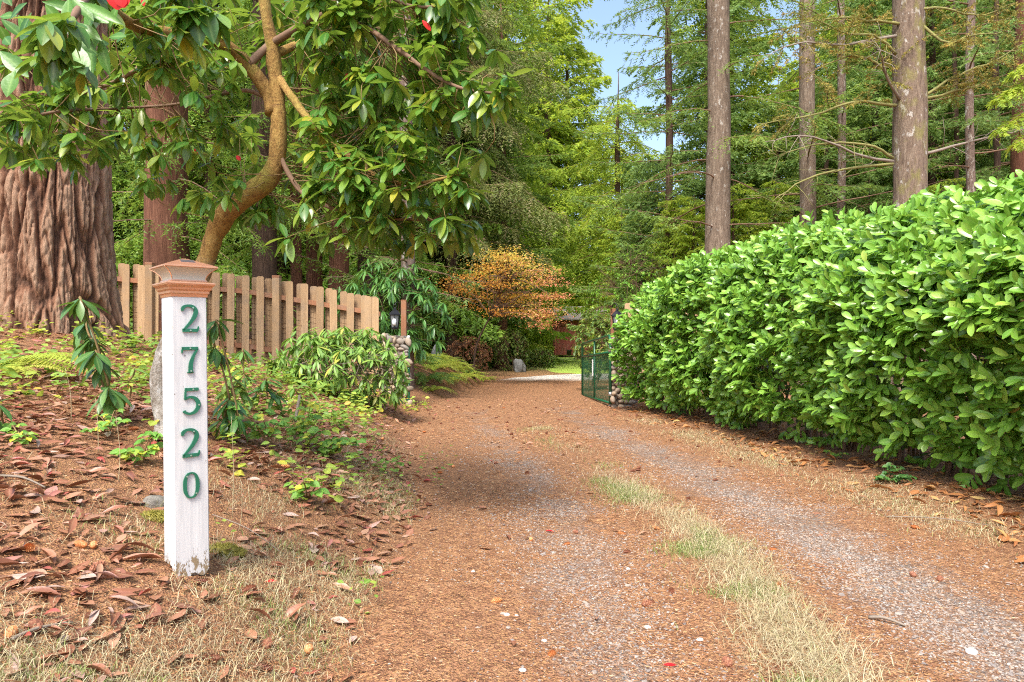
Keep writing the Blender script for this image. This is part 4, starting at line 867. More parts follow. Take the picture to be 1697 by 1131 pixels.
# --- autumn maple: flat tiers of small leaves
def maple():
    b = gp(786, 20.5); t = thing('maple_tree', b, 'small maple in orange, yellow and pink autumn leaf over the drive', 'tree')
    st = Geo(); P0 = spline([b-[0, 0, .1], b+[.05, 0, 1.0], px(815, 520, 20.4), px(842, 460, 20.2)], 12); v, f = tube(P0, np.linspace(.035, .018, 12), 9); Geo().add(v, f).build('trunk', M['bark_dark'], t)
    V = []; T = []
    tips = [(748, 468, .05), (756, 480, .1), (905, 470, .92), (918, 492, .95), (912, 520, .9), (898, 540, .95), (822, 420, .6), (845, 418, .64), (862, 428, .7), (770, 455, .2), (790, 470, .1), (800, 440, .3), (815, 425, .62), (835, 425, .66), (850, 432, .68), (865, 440, .72), (885, 450, .75), (905, 445, .85), (912, 462, .9), (880, 470, .55), (860, 470, .6), (840, 460, .45), (820, 470, .2), (800, 490, .15), (770, 478, .05), (780, 500, .1), (830, 495, .4), (850, 495, .5), (870, 490, .6), (895, 485, .85), (915, 488, .92),
            (905, 515, .9), (890, 525, .85), (870, 515, .6), (850, 515, .3), (825, 512, .2), (905, 530, .95), (845, 430, .5), (895, 500, .8), (760, 465, .1), (875, 450, .7), (812, 450, .45), (828, 440, .35), (862, 500, .55)]
    for (a, bb, ti) in tips:
        for _ in range(2):
            p = px(a+rng.normal(0, 5), bb+rng.normal(0, 4), 20.2+rng.normal(0, .8)); q = P0[rng.integers(7, 12)]
            v, f = tube(spline([q, (p+q)/2+[0, 0, .1], p], 6), np.linspace(.015, .004, 6), 4); st.add(v, f)
            m = 78; c = p+rng.normal(0, 1, (m, 3))*np.array([.29, .29, .06])
            d = nrm(rng.normal(0, 1, (m, 3))*[1, 1, .3]+[0, 0, -.35]); nn = nrm(rng.normal(0, .45, (m, 3))+[0, 0, 1.]); V.append((frames(d, nn), c, np.full(m, .085)*rng.uniform(.7, 1.2, m), np.clip(ti+rng.normal(0, .13, m), 0, .99)))
    st.build('limbs', M['twig'], t)['kind'] = 'stuff'; g_ = Geo()
    for Mx, c, S, ti in V: place(g_, LEAF_QUAD, Mx, c, S, ti)
    g_.build('crown', M['maple'], t)['kind'] = 'stuff'
maple()

# --- ferns
def fern(name, label, base, nf, ln, leafm, group=None, az=None, rise=.9):
    t = thing(name, base, label, 'fern', group)
    for k in range(nf):
        a = k*2.4+rng.normal(0, .3) if az is None else R(rng.uniform(*az)); L = ln*rng.uniform(.75, 1.15); s = np.linspace(0, 1, 26); d = np.array([math.cos(a), math.sin(a), 0])
        B = np.asarray(base)+d*(s*L)[:, None]; B[:, 2] += L*(rise*rng.uniform(.7, 1.1)*s-(rise*.9)*s**2)
        fw = nrm(np.gradient(B, axis=0)); sd = nrm(np.cross(fw, [0, 0, 1.])); q = Geo()
        wv = .16*L*np.sin(np.pi*np.clip(s*.92+.08, 0, 1))**.8
        for sg in (1, -1):
            tip = B+sd*sg*wv[:, None]+fw*(wv*.35)[:, None]+np.array([0, 0, -1.])*(wv*.25)[:, None]+rng.normal(0, .006, B.shape)
            hw = fw*L*.014
            V = np.stack([B-hw, B+hw, tip+hw*.25, tip-hw*.25], 1).reshape(-1, 3); q.add(V, np.arange(len(V)).reshape(-1, 4), rng.random())
        v, f = tube(B, np.linspace(.004, .001, 26), 4); q.add(v, f, .3); q.build('frond', M[leafm], t)
    return t
fern('sword_fern', 'yellowing fern with long fronds at the foot of the old fir', px(-10, 610, 5.6), 9, .75, 'fern_y', az=(-10, 60), rise=.55)
fern('sword_fern', 'small yellow fern low at the left edge under the old fir', px(20, 620, 5.2), 7, .42, 'fern_y', rise=.8)
ferns = [(-1.95, 15.6, .75, 'fern_g'), (-1.75, 16.3, .7, 'fern_g'), (-2.4, 16.4, .8, 'fern_g'), (-1.6, 17.2, .62, 'fern_y'), (-2.0, 17.4, .75, 'fern_y'), (-1.5, 18.3, .6, 'fern_y'), (-1.95, 18.6, .75, 'fern_y'), (-2.4, 18.2, .8, 'fern_y'), (-1.35, 19.3, .6, 'fern_y'), (-1.8, 19.6, .75, 'fern_y'),
         (-2.3, 19.6, .8, 'fern_y'), (-1.2, 20.4, .55, 'fern_y'), (-1.6, 20.8, .7, 'fern_y'), (-2.1, 21.0, .75, 'fern_g'), (-.9, 21.6, .5, 'fern_y'), (-1.4, 22.0, .6, 'fern_g'), (-2.9, 17.4, .8, 'fern_g'), (-1.75, 15.0, .5, 'fern_y')]
for x, Y, s, m_ in ferns:
    fern('sword_fern', 'yellow-green fern on the bank past the left pillar' if m_ == 'fern_y' else 'dark green fern on the bank past the left pillar', (x, Y, float(H(x, Y))+.02), 16, s, m_, 'yellow-green ferns on the bank past the gate' if m_ == 'fern_y' else 'dark green ferns on the bank past the gate')

# ------------------------------------------------------------------ the number post
def stroke(pts, wd, n=28):
    """2-D stroke of changing width -> outline strip"""
    P = np.array(pts, float); w_ = np.interp(np.linspace(0, 1, n), np.linspace(0, 1, len(wd)), wd)
    q = spline(np.column_stack([P, np.zeros(len(P))]), n)[:, :2] if len(P) > 2 else np.stack([np.linspace(P[0, k], P[1, k], n) for k in (0, 1)], 1)
    tg = nrm(np.gradient(q, axis=0)); nm = np.column_stack([-tg[:, 1], tg[:, 0]])
    return q+nm*w_[:, None]/2, q-nm*w_[:, None]/2
def extrude_strip(g, A, B, y0, y1):
    n = len(A)
    def lay(P, y): return np.column_stack([P[:, 0], np.full(n, y), P[:, 1]])
    V = np.concatenate([lay(A, y0), lay(B, y0), lay(A, y1), lay(B, y1)]); i = np.arange(n-1)
    F = [np.stack([i, i+1, i+1+n, i+n], 1), np.stack([i+2*n, i+3*n, i+3*n+1, i+2*n+1], 1), np.stack([i, i+2*n, i+2*n+1, i+1], 1), np.stack([i+n, i+n+1, i+3*n+1, i+3*n], 1),
         np.array([(0, n, 3*n, 2*n), (n-1, 3*n-1, 4*n-1, 2*n-1)])]
    g.add(V, F)
DIG = {'2': [([(-.30, .30), (-.27, .42), (-.10, .50), (.10, .46), (.22, .32), (.18, .12), (.02, -.12), (-.22, -.37), (-.27, -.43)], [.10, .15, .10, .15, .19, .19, .14, .08, .09]),
             ([(-.30, -.425), (.0, -.425), (.27, -.425)], [.15, .15, .15]), ([(.26, -.49), (.29, -.40), (.325, -.27)], [.02, .09, .02])],
       '7': [([(-.31, .425), (.0, .425), (.31, .425)], [.14, .14, .14]), ([(-.32, .24), (-.30, .35), (-.27, .47)], [.02, .09, .03]), ([(.29, .40), (.14, .16), (.03, -.15), (.01, -.49)], [.08, .12, .18, .20]), ([(-.12, -.47), (.01, -.485), (.13, -.47)], [.05, .03, .05])],
       '5': [([(-.20, .43), (.05, .43), (.27, .43)], [.14, .14, .14]), ([(-.22, .49), (-.235, .30), (-.25, .06)], [.08, .08, .09]), ([(-.245, .06), (-.10, .14), (.10, .11), (.24, -.04), (.25, -.24), (.12, -.42), (-.08, -.48), (-.25, -.42), (-.30, -.36)], [.06, .10, .14, .19, .19, .15, .10, .12, .15])],
       '0': [([(0, .47), (.14, .42), (.235, .22), (.25, 0), (.235, -.22), (.14, -.42), (0, -.47), (-.14, -.42), (-.235, -.22), (-.25, 0), (-.235, .22), (-.14, .42), (0, .47)], [.06, .10, .16, .17, .16, .10, .06, .10, .16, .17, .16, .10, .06])]}
def number_post():
    W = .127; Rr = 2.88; ray = np.array([(310-848.5)/FP, 1, 0]); dirn = ray/np.linalg.norm(ray); ctr = dirn*(Rr+.06)
    base = np.array([ctr[0], ctr[1], .318]); yaw = R(43)
    t = thing('number_post', base, 'white painted house number post with green digits 27520 and copper cap', 'post'); t.rotation_euler = (R(-.25), R(-.55), yaw)
    def L(g, name, m, par=None, sm=False): 
        me = g.mesh(name, (0, 0, 0), sm); me.materials.append(M[m]); o = bpy.data.objects.new(name, me); C.objects.link(o); o.parent = par or t; return o
    # shaft: ragged rotted foot, slightly eased edges
    g = Geo(); hh = W/2; e = .004; per = []
    for (x0, y0, x1, y1) in [(-hh+e, -hh, hh-e, -hh), (hh, -hh+e, hh, hh-e), (hh-e, hh, -hh+e, hh), (-hh, hh-e, -hh, -hh+e)]:
        for f in np.linspace(0, 1, 13): per.append((x0+(x1-x0)*f, y0+(y1-y0)*f))
    per = np.array(per); n = len(per); zs = np.concatenate([[0], np.linspace(.03, 1.06, 40)])
    foot = .012*np.sin(np.arange(n)*1.7)*np.sin(np.arange(n)*.6+1)+rng.normal(0, .005, n)
    foot += np.where((per[:, 0] < -hh*.35) & (per[:, 1] > -hh*.98), .06*np.clip((per[:, 1]+hh)/W, 0, 1)+.012, 0)+np.where((per[:, 0] > -hh) & (per[:, 1] < -hh*.98), -.012-.012*np.exp(-((per[:, 0]+.032)/.012)**2), 0)
    V = np.array([(per[j, 0]*(1+.002*math.sin(z*9+j)), per[j, 1], (z if z > 0 else min(.028, foot[j]))) for z in zs for j in range(n)])
    a = np.arange(n); b2 = (a+1) % n; F = np.concatenate([np.stack([i*n+a, i*n+b2, (i+1)*n+b2, (i+1)*n+a], 1) for i in range(len(zs)-1)])
    g.add(V, [F, (np.arange(n)+(len(zs)-1)*n)[None]]); L(g, 'shaft', 'postpaint')
    g = Geo(); g.add(*boxv((0, 0, -.10), (.10, .10, .26), ch=.004)); L(g, 'buried_core', 'greywood')
    # five digits, screwed on
    def front(pxx, py):
        """local x,z of a picture point on the front face"""
        Mi = t.matrix_basis.inverted(); o = Mi @ Vector((0, 0, CZ)); q = Mi @ Vector(tuple(px(pxx, py, 2.0))); d = q-o; s = (-hh-o.y)/d.y; h = o+d*s; return h.x, h.z
    for ch, (cx, cy, hpx) in zip('27520', [(314.5, 529, 43), (314.5, 596.5, 43), (317, 664.5, 43), (315.5, 735, 45), (316.5, 804, 42)]):
        x, z = front(cx, cy); s = hpx/FP*2.72*.985; g = Geo()
        for pts, wd in DIG[ch]:
            A, B = stroke(np.array(pts)*np.array([.92, 1.0])*s+[x, z], np.array(wd)*s*.80); extrude_strip(g, A, B, -hh-.007, -hh-.001)
        o = L(g, 'digit', 'digit'); o['label'] = 'green serif digit '+ch
        for dx, dz in {'2': [(.1, .42), (.0, -.43)], '7': [(0, .43), (.02, -.42)], '5': [(.05, .43), (.25, -.16)], '0': [(-.16, .35), (.17, -.33)]}[ch]:
            g = Geo(); g.add(*tube([(x+dx*s, -hh-.0075, z+dz*s), (x+dx*s, -hh-.0095, z+dz*s)], .0033, 10)); L(g, 'screw', 'screw', o)
    # solar cap
    def sq(prof, name, m, par, sm=False):
        g = Geo(); V = []
        for r_, z_ in prof: V += [(-r_, -r_, z_), (r_, -r_, z_), (r_, r_, z_), (-r_, r_, z_)]
        n_ = len(prof); a = np.arange(4); b = (a+1) % 4
        F = np.concatenate([np.stack([i*4+a, i*4+b, (i+1)*4+b, (i+1)*4+a], 1) for i in range(n_-1)])
        g.add(V, [F, np.array([(3, 2, 1, 0)]), np.array([(4*n_-4, 4*n_-3, 4*n_-2, 4*n_-1)])]); return L(g, name, m, par, sm)
    z0 = 1.056
    cap = sq([(.0655, z0-.006), (.067, z0+.004), (.071, z0+.008), (.0715, z0+.016), (.0765, z0+.022), (.0775, z0+.029), (.083, z0+.035), (.0855, z0+.037), (.087, z0+.039), (.088, z0+.047), (.0865, z0+.0485), (.066, z0+.055), (.064, z0+.060)], 'cap_base', 'copper', t)
    sq([(.0885, z0+.0425), (.0888, z0+.0435), (.0888, z0+.046), (.0885, z0+.047)], 'bright_rim', 'copper', cap)
    lens = [(.060+.034*(f**2.2), z0+.058+.047*f) for f in np.linspace(0, 1, 9)]
    sq(lens, 'lens', 'glass_frost', cap)
    for sx, sy in ((-1, -1), (1, -1), (1, 1), (-1, 1)):
        g = Geo(); q = np.array([(sx*(r_+.0008), sy*(r_+.0008), z_) for r_, z_ in lens]); g.add(*tube(q, .0016, 6)); L(g, 'corner_rib', 'copper', cap)
    sq([(.094, z0+.1045), (.0955, z0+.106), (.096, z0+.111), (.0945, z0+.1125), (.060, z0+.126), (.012, z0+.144), (.002, z0+.146)], 'roof', 'copper_dark', cap)
    sq([(.0945, z0+.1052), (.0965, z0+.1065), (.0965, z0+.1105), (.095, z0+.1115)], 'roof_rim', 'copper', cap)
    g = Geo(); sl_ = (.144-.1125)/(.0945-.012); V = []
    for x, r_ in ((-.026, .058), (.026, .058), (.024, .030), (-.024, .030)): V.append((x, -r_, z0+.1125+(.0945-r_)*sl_*.97+.003))
    Vb = [(x, y, z-.006) for x, y, z in V]; g.add(np.array(Vb+V), [np.array([(4, 5, 6, 7), (0, 1, 5, 4), (1, 2, 6, 5), (2, 3, 7, 6), (3, 0, 4, 7)])]); L(g, 'solar_panel', 'solar', cap)
number_post()

# ------------------------------------------------------------------ board fence
PK = [(-.07, 0), (.07, 0), (.07, 1.79), (.062, 1.815), (.04, 1.83), (-.04, 1.83), (-.062, 1.815), (-.07, 1.79)]
def picket_mesh(name, m, wd=.14, h=1.83):
    g = Geo(); q = np.array(PK)*[wd/.14, h/1.83]; g.add(*prism(q, -.010, .010)); me = g.mesh(name, smooth_=False); me.materials.append(M[m]); return me
def fence(name, label, x0, x1, Y, topf, h=1.83, wide_end=False, posts=()):
    base = (x0, Y, topf(x0)-h); t = thing(name, base, label, 'fence')
    mf, mb = picket_mesh('picket', 'picket', h=h), picket_mesh('picket', 'picket_back', h=h)
    xs = np.arange(x0, x1-.1 if wide_end else x1, .287)
    for k, x in enumerate(xs):
        for back in (0, 1):
            xx = x+(.143 if back else 0)+rng.normal(0, .006)
            if back and xx > x1-.1: continue
            z = topf(xx)-h+rng.normal(0, .008); o = link('picket', mb if back else mf, t, Matrix.Translation((xx-base[0], (.062 if back else -.062)+rng.normal(0, .002), z-base[2])) @ Matrix.Rotation(rng.normal(0, .006), 4, 'Y'))
    if wide_end:
        for k in range(2): link('picket', mf, t, Matrix.Translation((x1-.22+k*.146-base[0], -.064, topf(x1-.2+k*.146)-h-base[2]-.005)))
    for dz in (-.31, -1.36):
        n = max(2, int((x1-x0)/2.4)+1); cuts = np.linspace(x0-.07, x1+.02, n)
        for a, b in zip(cuts[:-1], cuts[1:]):
            g = Geo(); za, zb = topf(a)+dz, topf(b)+dz
            V = np.array([(x, Y+y, z+o_) for x, z in ((a+.003, za), (b-.003, zb)) for y in (-.05, .05) for o_ in (-.045, .045)])
            g.add(V, [np.array([(0, 1, 3, 2), (4, 6, 7, 5), (0, 4, 5, 1), (2, 3, 7, 6), (0, 2, 6, 4), (1, 5, 7, 3)])]); g.build('rail', M['rail'], t, smooth_=False)
    for x in posts:
        g = Geo(); zt = topf(x)+.055; g.add(*boxv((0, 0, -h/2+.0), (.14, .14, h+.10), ch=.008)); o = g.build('fence_post', M['postwood' if False else 'picket'], None, smooth_=False); o.parent = t; o.location = (x-base[0], -.085, zt-.05-base[2])
        g = Geo(); g.add(*boxv((0, 0, .03), (.143, .143, .05), ch=.006)); c = g.build('post_top', M['rail'], None, smooth_=False); c.parent = o
    # welded wire between the boards
    g = Geo(); z0 = -h+.1
    for k in range(12):
        zz = -.42-k*.10; pts = np.array([(x, Y+.048, topf(x)+zz) for x in np.linspace(x0, x1, max(3, int(x1-x0)))]); g.add(*tube(pts, .0022, 3, False))
    for x in np.arange(x0, x1, .05): g.add(*tube(np.array([(x, Y+.048, topf(x)-.40), (x, Y+.048, topf(x)-1.55)]), .0018, 3, False))
    o = g.build('wire_mesh', M['wire'], t); o['kind'] = 'stuff'
    return t
topL = lambda x: float(np.interp(x, [-13, -7.5, -4.6, -2.55], [3.25, 2.70, 2.41, 2.03]))
fence('board_fence', 'stepped cedar board fence running down the bank left of the drive', -12.6, -2.56, 13.2, topL, wide_end=True, posts=(-9.3, -6.95, -4.52))
fence('board_fence', 'short bit of pale cedar fence showing above the hedge by the right lantern', 2.26, 3.9, 13.25, lambda x: 1.93-.0*(x), wide_end=False)

# ------------------------------------------------------------------ stone pillars, wooden posts, lanterns
def ico(sub=1):
    p = (1+5**.5)/2; V = [(-1, p, 0), (1, p, 0), (-1, -p, 0), (1, -p, 0), (0, -1, p), (0, 1, p), (0, -1, -p), (0, 1, -p), (p, 0, -1), (p, 0, 1), (-p, 0, -1), (-p, 0, 1)]
    F = [(0, 11, 5), (0, 5, 1), (0, 1, 7), (0, 7, 10), (0, 10, 11), (1, 5, 9), (5, 11, 4), (11, 10, 2), (10, 7, 6), (7, 1, 8), (3, 9, 4), (3, 4, 2), (3, 2, 6), (3, 6, 8), (3, 8, 9), (4, 9, 5), (2, 4, 11), (6, 2, 10), (8, 6, 7), (9, 8, 1)]
    V = [tuple(np.array(v)/np.linalg.norm(v)) for v in V]
    for _ in range(sub):
        c = {}; F2 = []
        def md(a, b):
            k = (min(a, b), max(a, b))
            if k not in c: m_ = np.array(V[a])+np.array(V[b]); V.append(tuple(m_/np.linalg.norm(m_))); c[k] = len(V)-1
            return c[k]
        for a, b, d in F: x, y, z = md(a, b), md(b, d), md(d, a); F2 += [(a, x, z), (b, y, x), (d, z, y), (x, y, z)]
        F = F2
    return np.array(V), np.array(F)
ICO1, ICO0 = ico(1), ico(0)
def stone_meshes(k=5):
    out = []
    for i in range(k):
        V = ICO1[0]*(1+.35*(vnoise(ICO1[0]*1.3+i*7)[:, None]-.5)); g = Geo().add(V, ICO1[1]); me = g.mesh('stone'); me.materials.append(M['stone']); out.append(me)
    return out
SM = stone_meshes()
def pillar(label, cx, cy, wdt, dep, z0, z1):
    t = thing('stone_pillar', (cx, cy, z0), label, 'pillar'); h = z1-z0
    g = Geo(); g.add(*boxv((cx, cy, z0+h/2-.1), (wdt-.09, dep-.09, h+.14))); g.build('mortar_core', M['mortar'], t, smooth_=False)
    for face in range(4):
        a = face*math.pi/2; fw = wdt if face % 2 == 0 else dep; out = (dep if face % 2 == 0 else wdt)/2
        if face == 2: continue
        z = .03
        while z < h:
            x = -fw/2+.03
            rh = rng.uniform(.065, .10)
            while x < fw/2:
                rw = rng.uniform(.06, .17); sx, sz = rw*.55, rh*rng.uniform(.45, .72)
                u = np.array([math.cos(a), math.sin(a)]); nvec = np.array([math.sin(a), -math.cos(a)])
                p = u*(x+rw/2)+nvec*(out-.035+rng.normal(0, .008))
                o = link('stone', SM[rng.integers(5)], t, Matrix.Translation((p[0], p[1], z+rng.normal(0, .018))) @ Matrix.Rotation(a, 4, 'Z') @ Matrix.Rotation(rng.normal(0, .5), 4, 'Y') @ Matrix.Diagonal((sx, .05, sz, 1)))
                x += rw*.97
            z += rh
    for k in range(9): link('stone', SM[rng.integers(5)], t, Matrix.Translation((rng.uniform(-.4, .4)*wdt, rng.uniform(-.4, .4)*dep, h-.01)) @ Matrix.Diagonal((.07, .06, .04, 1)))
    return t
def wpost(label, x, y, z0, z1):
    t = thing('gate_post', (x, y, z0), label, 'post'); g = Geo(); g.add(*boxv((x, y, (z0+z1)/2), (.10, .10, z1-z0), ch=.006)); g.build('shaft', M['postwood'], t, smooth_=False); g = Geo(); g.add(*boxv((x, y, z1+.01), (.104, .104, .02), ch=.006)); g.build('post_top', M['rail'], t, smooth_=False); return t
def lathe(prof, seg, c):
    a = np.arange(seg)*2*np.pi/seg+np.pi/seg; V = np.concatenate([np.column_stack([c[0]+r_*np.cos(a), c[1]+r_*np.sin(a), np.full(seg, c[2]+z_)]) for r_, z_ in prof])
    i = np.arange(seg); j = (i+1) % seg; n = len(prof)
    return V, [np.concatenate([np.stack([k*seg+i, k*seg+j, (k+1)*seg+j, (k+1)*seg+i], 1) for k in range(n-1)]), np.arange(seg)[::-1][None], (np.arange(seg)+(n-1)*seg)[None]]
def lantern(label, x, y, z, s, wall):
    """z: underside of the body; wall: direction towards the wooden post"""
    t = thing('lantern', (x, y, z), label, 'lantern', 'lanterns on the gate pillars'); c = (x, y, z)
    def B(g, nm, m, sm=False): return g.build(nm, M[m], t, smooth_=sm)
    B(Geo().add(*lathe([(.035*s, -.02*s), (.06*s, -.012*s), (.07*s, 0), (.07*s, .02*s)], 6, c)), 'base', 'black')
    B(Geo().add(*lathe([(.105*s, .238*s), (.115*s, .245*s), (.112*s, .26*s), (.06*s, .315*s), (.03*s, .335*s), (.028*s, .36*s), (.012*s, .375*s)], 6, c)), 'roof', 'black')
    B(Geo().add(*lathe([(.060*s, .02*s), (.088*s, .238*s)], 6, c)), 'glass', 'lglass')
    B(Geo().add(*lathe([(.026*s, .05*s), (.040*s, .09*s), (.040*s, .13*s), (.02*s, .17*s)], 8, (x, y-.075*s, z))), 'bulb', 'bulb', True)
    for k in range(6):
        a = k*math.pi/3+math.pi/6; ca, sa = math.cos(a), math.sin(a)
        B(Geo().add(*tube([(x+.066*s*ca, y+.066*s*sa, z+.015*s), (x+.092*s*ca, y+.092*s*sa, z+.242*s)], .006*s, 4)), 'rib', 'black')
    a = np.linspace(0, 2*np.pi, 12); B(Geo().add(*tube(np.stack([x+.025*s*np.cos(a), np.full(12, y), z+.40*s+.03*s*np.sin(a)], 1), .006*s, 5)), 'ring', 'black', True)
    B(Geo().add(*tube(spline([(x, y, z+.43*s), (x+wall*.03*s, y+.05, z+.48*s), (x+wall*.07*s, y+.12, z+.43*s), (x+wall*.07*s, y+.16, z+.30*s)], 10), .008*s, 6)), 'bracket', 'black', True)
zg = float(H(-2.12, 12.6))
pillar('left gate pillar of rounded river stones beside the drooping bush', -2.14, 12.55, .42, .40, .0, 1.27)
pillar('right gate pillar of rounded river stones beside the open green gate', 1.985, 12.45, .40, .40, -.02, 1.22)
wpost('reddish wooden post behind the left gate lantern', -2.03, 12.82, .0, 1.95)
wpost('reddish wooden post behind the right gate lantern', 1.89, 12.72, .0, 1.78)
# dead stick lying against the left pillar
g = Geo(); g.add(*tube(spline([px(654, 603, 12.1), px(663, 592, 12.15), px(672, 582, 12.2)], 6), .018, 7)); tag(g.build('stick', M['grey_twig']), 'dead grey stick leaning on the left stone pillar', 'stick')
lantern('black hexagonal lantern on the left gate post', (654.5-848.5)/FP*12.35, 12.35, 1.2+(565-544)/FP*12.35, 1.0, 1)
lantern('black hexagonal lantern on the right gate post', (1022.5-848.5)/FP*12.3, 12.3, 1.2+(565-546)/FP*12.3, 1.0, -1)

# ------------------------------------------------------------------ green gate and latch post
def gate():
    hx, hy, L, h = 1.765, 12.25, 3.85, 1.235; ex, ey = 1.66, 16.1
    z0 = .07; t = thing('farm_gate', (hx, hy, z0-.02), 'green steel farm gate with wire mesh standing open along the drive', 'gate')
    d = np.array([ex-hx, ey-hy, -.17]); d0 = d/np.linalg.norm(d); up = np.array([0, 0, 1.])
    Pt = lambda f, z: np.array([hx, hy, z0])+d*f+up*z
    r = .026
    g = Geo(); g.add(*tube(np.concatenate([[Pt(0, 0)], [Pt(0, h-.14)], [Pt(.006, h-.06)], [Pt(.018, h-.018)], [Pt(.04, h)], [Pt(.96, h)], [Pt(.99, h-.02)], [Pt(1, h-.07)], [Pt(1, 0)]]), r, 9)); g.build('frame', M['gate'], t)
    g = Geo(); g.add(*tube([Pt(.005, .02), Pt(.995, .02)], r*.9, 8)); g.build('rail', M['gate'], t)
    g = Geo(); g.add(*tube([Pt(.005, .93), Pt(.995, .93)], r*.9, 8)); g.build('rail', M['gate'], t)
    for f in (.50,):
        g = Geo(); g.add(*tube([Pt(f, .02), Pt(f, h)], r*.8, 8)); g.build('upright', M['gate'], t)
    g = Geo(); n = np.cross(d0, up)*.004
    for f in np.linspace(.01, .99, 78): g.add(*tube([Pt(f, .03)+n, Pt(f, .92)+n], .0028, 3, False))
    for z in np.linspace(.07, .90, 18): g.add(*tube([Pt(.008, z)-n, Pt(.992, z)-n], .0028, 3, False))
    o = g.build('wire_mesh', M['mesh'], t); o['kind'] = 'stuff'
    side = np.cross(d0, up); q = Pt(.51, .66)+side*-.035
    Mx = np.stack([d0, -side, up], 1)
    g = Geo(); g.add(*boxv(q, (.10, .012, .34), Mx)); g.build('sign_plate', M['white'], t, smooth_=False)
    for z in (.18, h-.26):
        g = Geo(); p = Pt(0, z); g.add(*tube([p+[-.03, 0, 0], p+[.05, .02, 0], p+[.14, .12, 0]], .014, 7)); g.build('hinge', M['steel'], t)
        g = Geo(); g.add(*tube([p+[0, 0, -.035], p+[0, 0, .035]], .035, 9)); g.build('hinge_collar', M['steel'], t)
gate()
def latch():
    x, y = (677-848.5)/FP*12.4, 12.4; t = thing('latch_post', (x, y, .05), 'slim green steel latch post with white tip beside the left pillar', 'post')
    g = Geo(); g.add(*boxv((x, y, .63), (.05, .05, 1.24), ch=.006)); g.build('shaft', M['gate'], t, smooth_=False)
    g = Geo(); g.add(*lathe([(.03, 0), (.03, .03), (.015, .05)], 8, (x, y, 1.25))); g.build('cap', M['white'], t)
    for k in range(7): g = Geo(); g.add(*tube([(x, y-.026, .25+k*.15), (x, y-.031, .25+k*.15)], .008, 6)); g.build('bolt', M['steel'], t)
latch()

# ------------------------------------------------------------------ red shed far down the garden, with pot
def shed():
    Y = 50.; x0 = (920-848.5)/FP*Y; zb = 1.2-(589-565.5)/FP*Y; t = thing('garden_shed', (x0, Y, zb), 'dark red wooden shed with pale roof at the far end of the lawn', 'shed')
    w_ = 4.6; h = 2.15
    g = Geo(); g.add(*boxv((x0+w_/2, Y+1.6, zb+h/2), (w_-.06, 3.0, h))); g.build('wall', M['redwood'], t, smooth_=False)
    g = Geo(); g.add(*boxv((0, 0, h/2), (.148, .03, h-.02))); me = g.mesh('plank', smooth_=False); me.materials.append(M['redwood'])
    for k in range(30): link('plank', me, t, Matrix.Translation((.1+k*.153, .085+rng.normal(0, .004), 0)))
    g = Geo(); g.add(*boxv((x0+w_/2, Y+.02, zb+h+.20), (w_+.3, .06, .40))); g.build('fascia', M['redwood'], t, smooth_=False)
    g = Geo(); V = np.array([(x0-.4, Y-.35, zb+h+.42), (x0+w_+.4, Y-.35, zb+h+.42), (x0+w_+.4, Y+3.4, zb+h+1.5), (x0-.4, Y+3.4, zb+h+1.5)]); V = np.concatenate([V, V+[0, 0, .1]])
    g.add(V, [np.array([(3, 2, 1, 0), (4, 5, 6, 7), (0, 1, 5, 4), (1, 2, 6, 5), (2, 3, 7, 6), (3, 0, 4, 7)])]); g.build('roof', M['roofing'], t, smooth_=False)
    g = Geo(); g.add(*boxv((x0+1.55, Y+.05, zb+1.98), (1.5, .04, .08))); g.build('door_lintel', M['picket'], t, smooth_=False)
    g = Geo(); g.add(*boxv((x0+.02, Y+.06, zb+h/2), (.12, .06, h))); g.build('corner_board', M['redwood'], t, smooth_=False)
    p = thing('plant_pot', (x0+1.0, Y-.35, zb), 'black plant pot standing against the red shed', 'pot')
    Geo().add(*lathe([(.14, 0), (.19, .34), (.21, .34), (.21, .40), (.18, .40), (.17, .34)], 14, (x0+1.0, Y-.35, zb))).build('pot_body', M['pot'], p)
shed()
def rock(label, c, s, seed, m='rock', name='boulder', cat='boulder'):
    V = ICO1[0]; V, F = ico(3); V = V*(1+.55*(vnoise(V*1.4+seed)[:, None]-.5)+.15*(vnoise(V*5+seed)[:, None]-.5)); g = Geo(); g.add(V*np.array(s)+np.array(c), F)
    return tag(g.build(name, M[m], origin=tuple(c)), label, cat)
x = (862-848.5)/FP*27.3; rock('pale grey boulder under the round dark shrub', (x, 27.3, float(H(x, 27.3))+.18), (.27, .25, .36), 3, 'darkrock2')
x = (770-848.5)/FP*22; rock('narrow grey stone standing among the ferns left of the maple', (x-.9, 22, float(H(x, 22))+.6), (.16, .16, .42), 9)
p = px(258, 812, 3.25); rock('grey mossy stone half buried left of the number post', (p[0], p[1], float(H(p[0], p[1]))+.0), (.06, .05, .05), 5, 'darkrock')
def moss_mound(label, a, bb, Y, s):
    p = px(a, bb, Y); c = np.array([p[0], p[1], float(H(p[0], p[1]))+.0]); V, F = ico(3); V = V*np.array([s, s*.6, s*.45])*(1+.3*(vnoise(V*3+2)[:, None]-.5)); g = Geo(); g.add(V+c, F)
    m = 1500; k = rng.integers(0, len(V), m); d = nrm(V[k]/np.array([s, s*.6, s*.45])+rng.normal(0, .5, (m, 3))); b0 = V[k]+c; w_ = nrm(np.cross(d, rng.normal(0, 1, (m, 3))))*.0022
    g.add(np.stack([b0-w_, b0+w_, b0+d*.014], 1).reshape(-1, 3), TRI(m), np.repeat(rng.random(m), 3)); tag(g.build('moss_mound', M['moss'], origin=tuple(c)), label, 'moss')
moss_mound('low olive moss cushion right of the number post foot', 371, 893, 2.95, .085)
moss_mound('small moss cushion left of the number post foot', 258, 860, 3.1, .07)

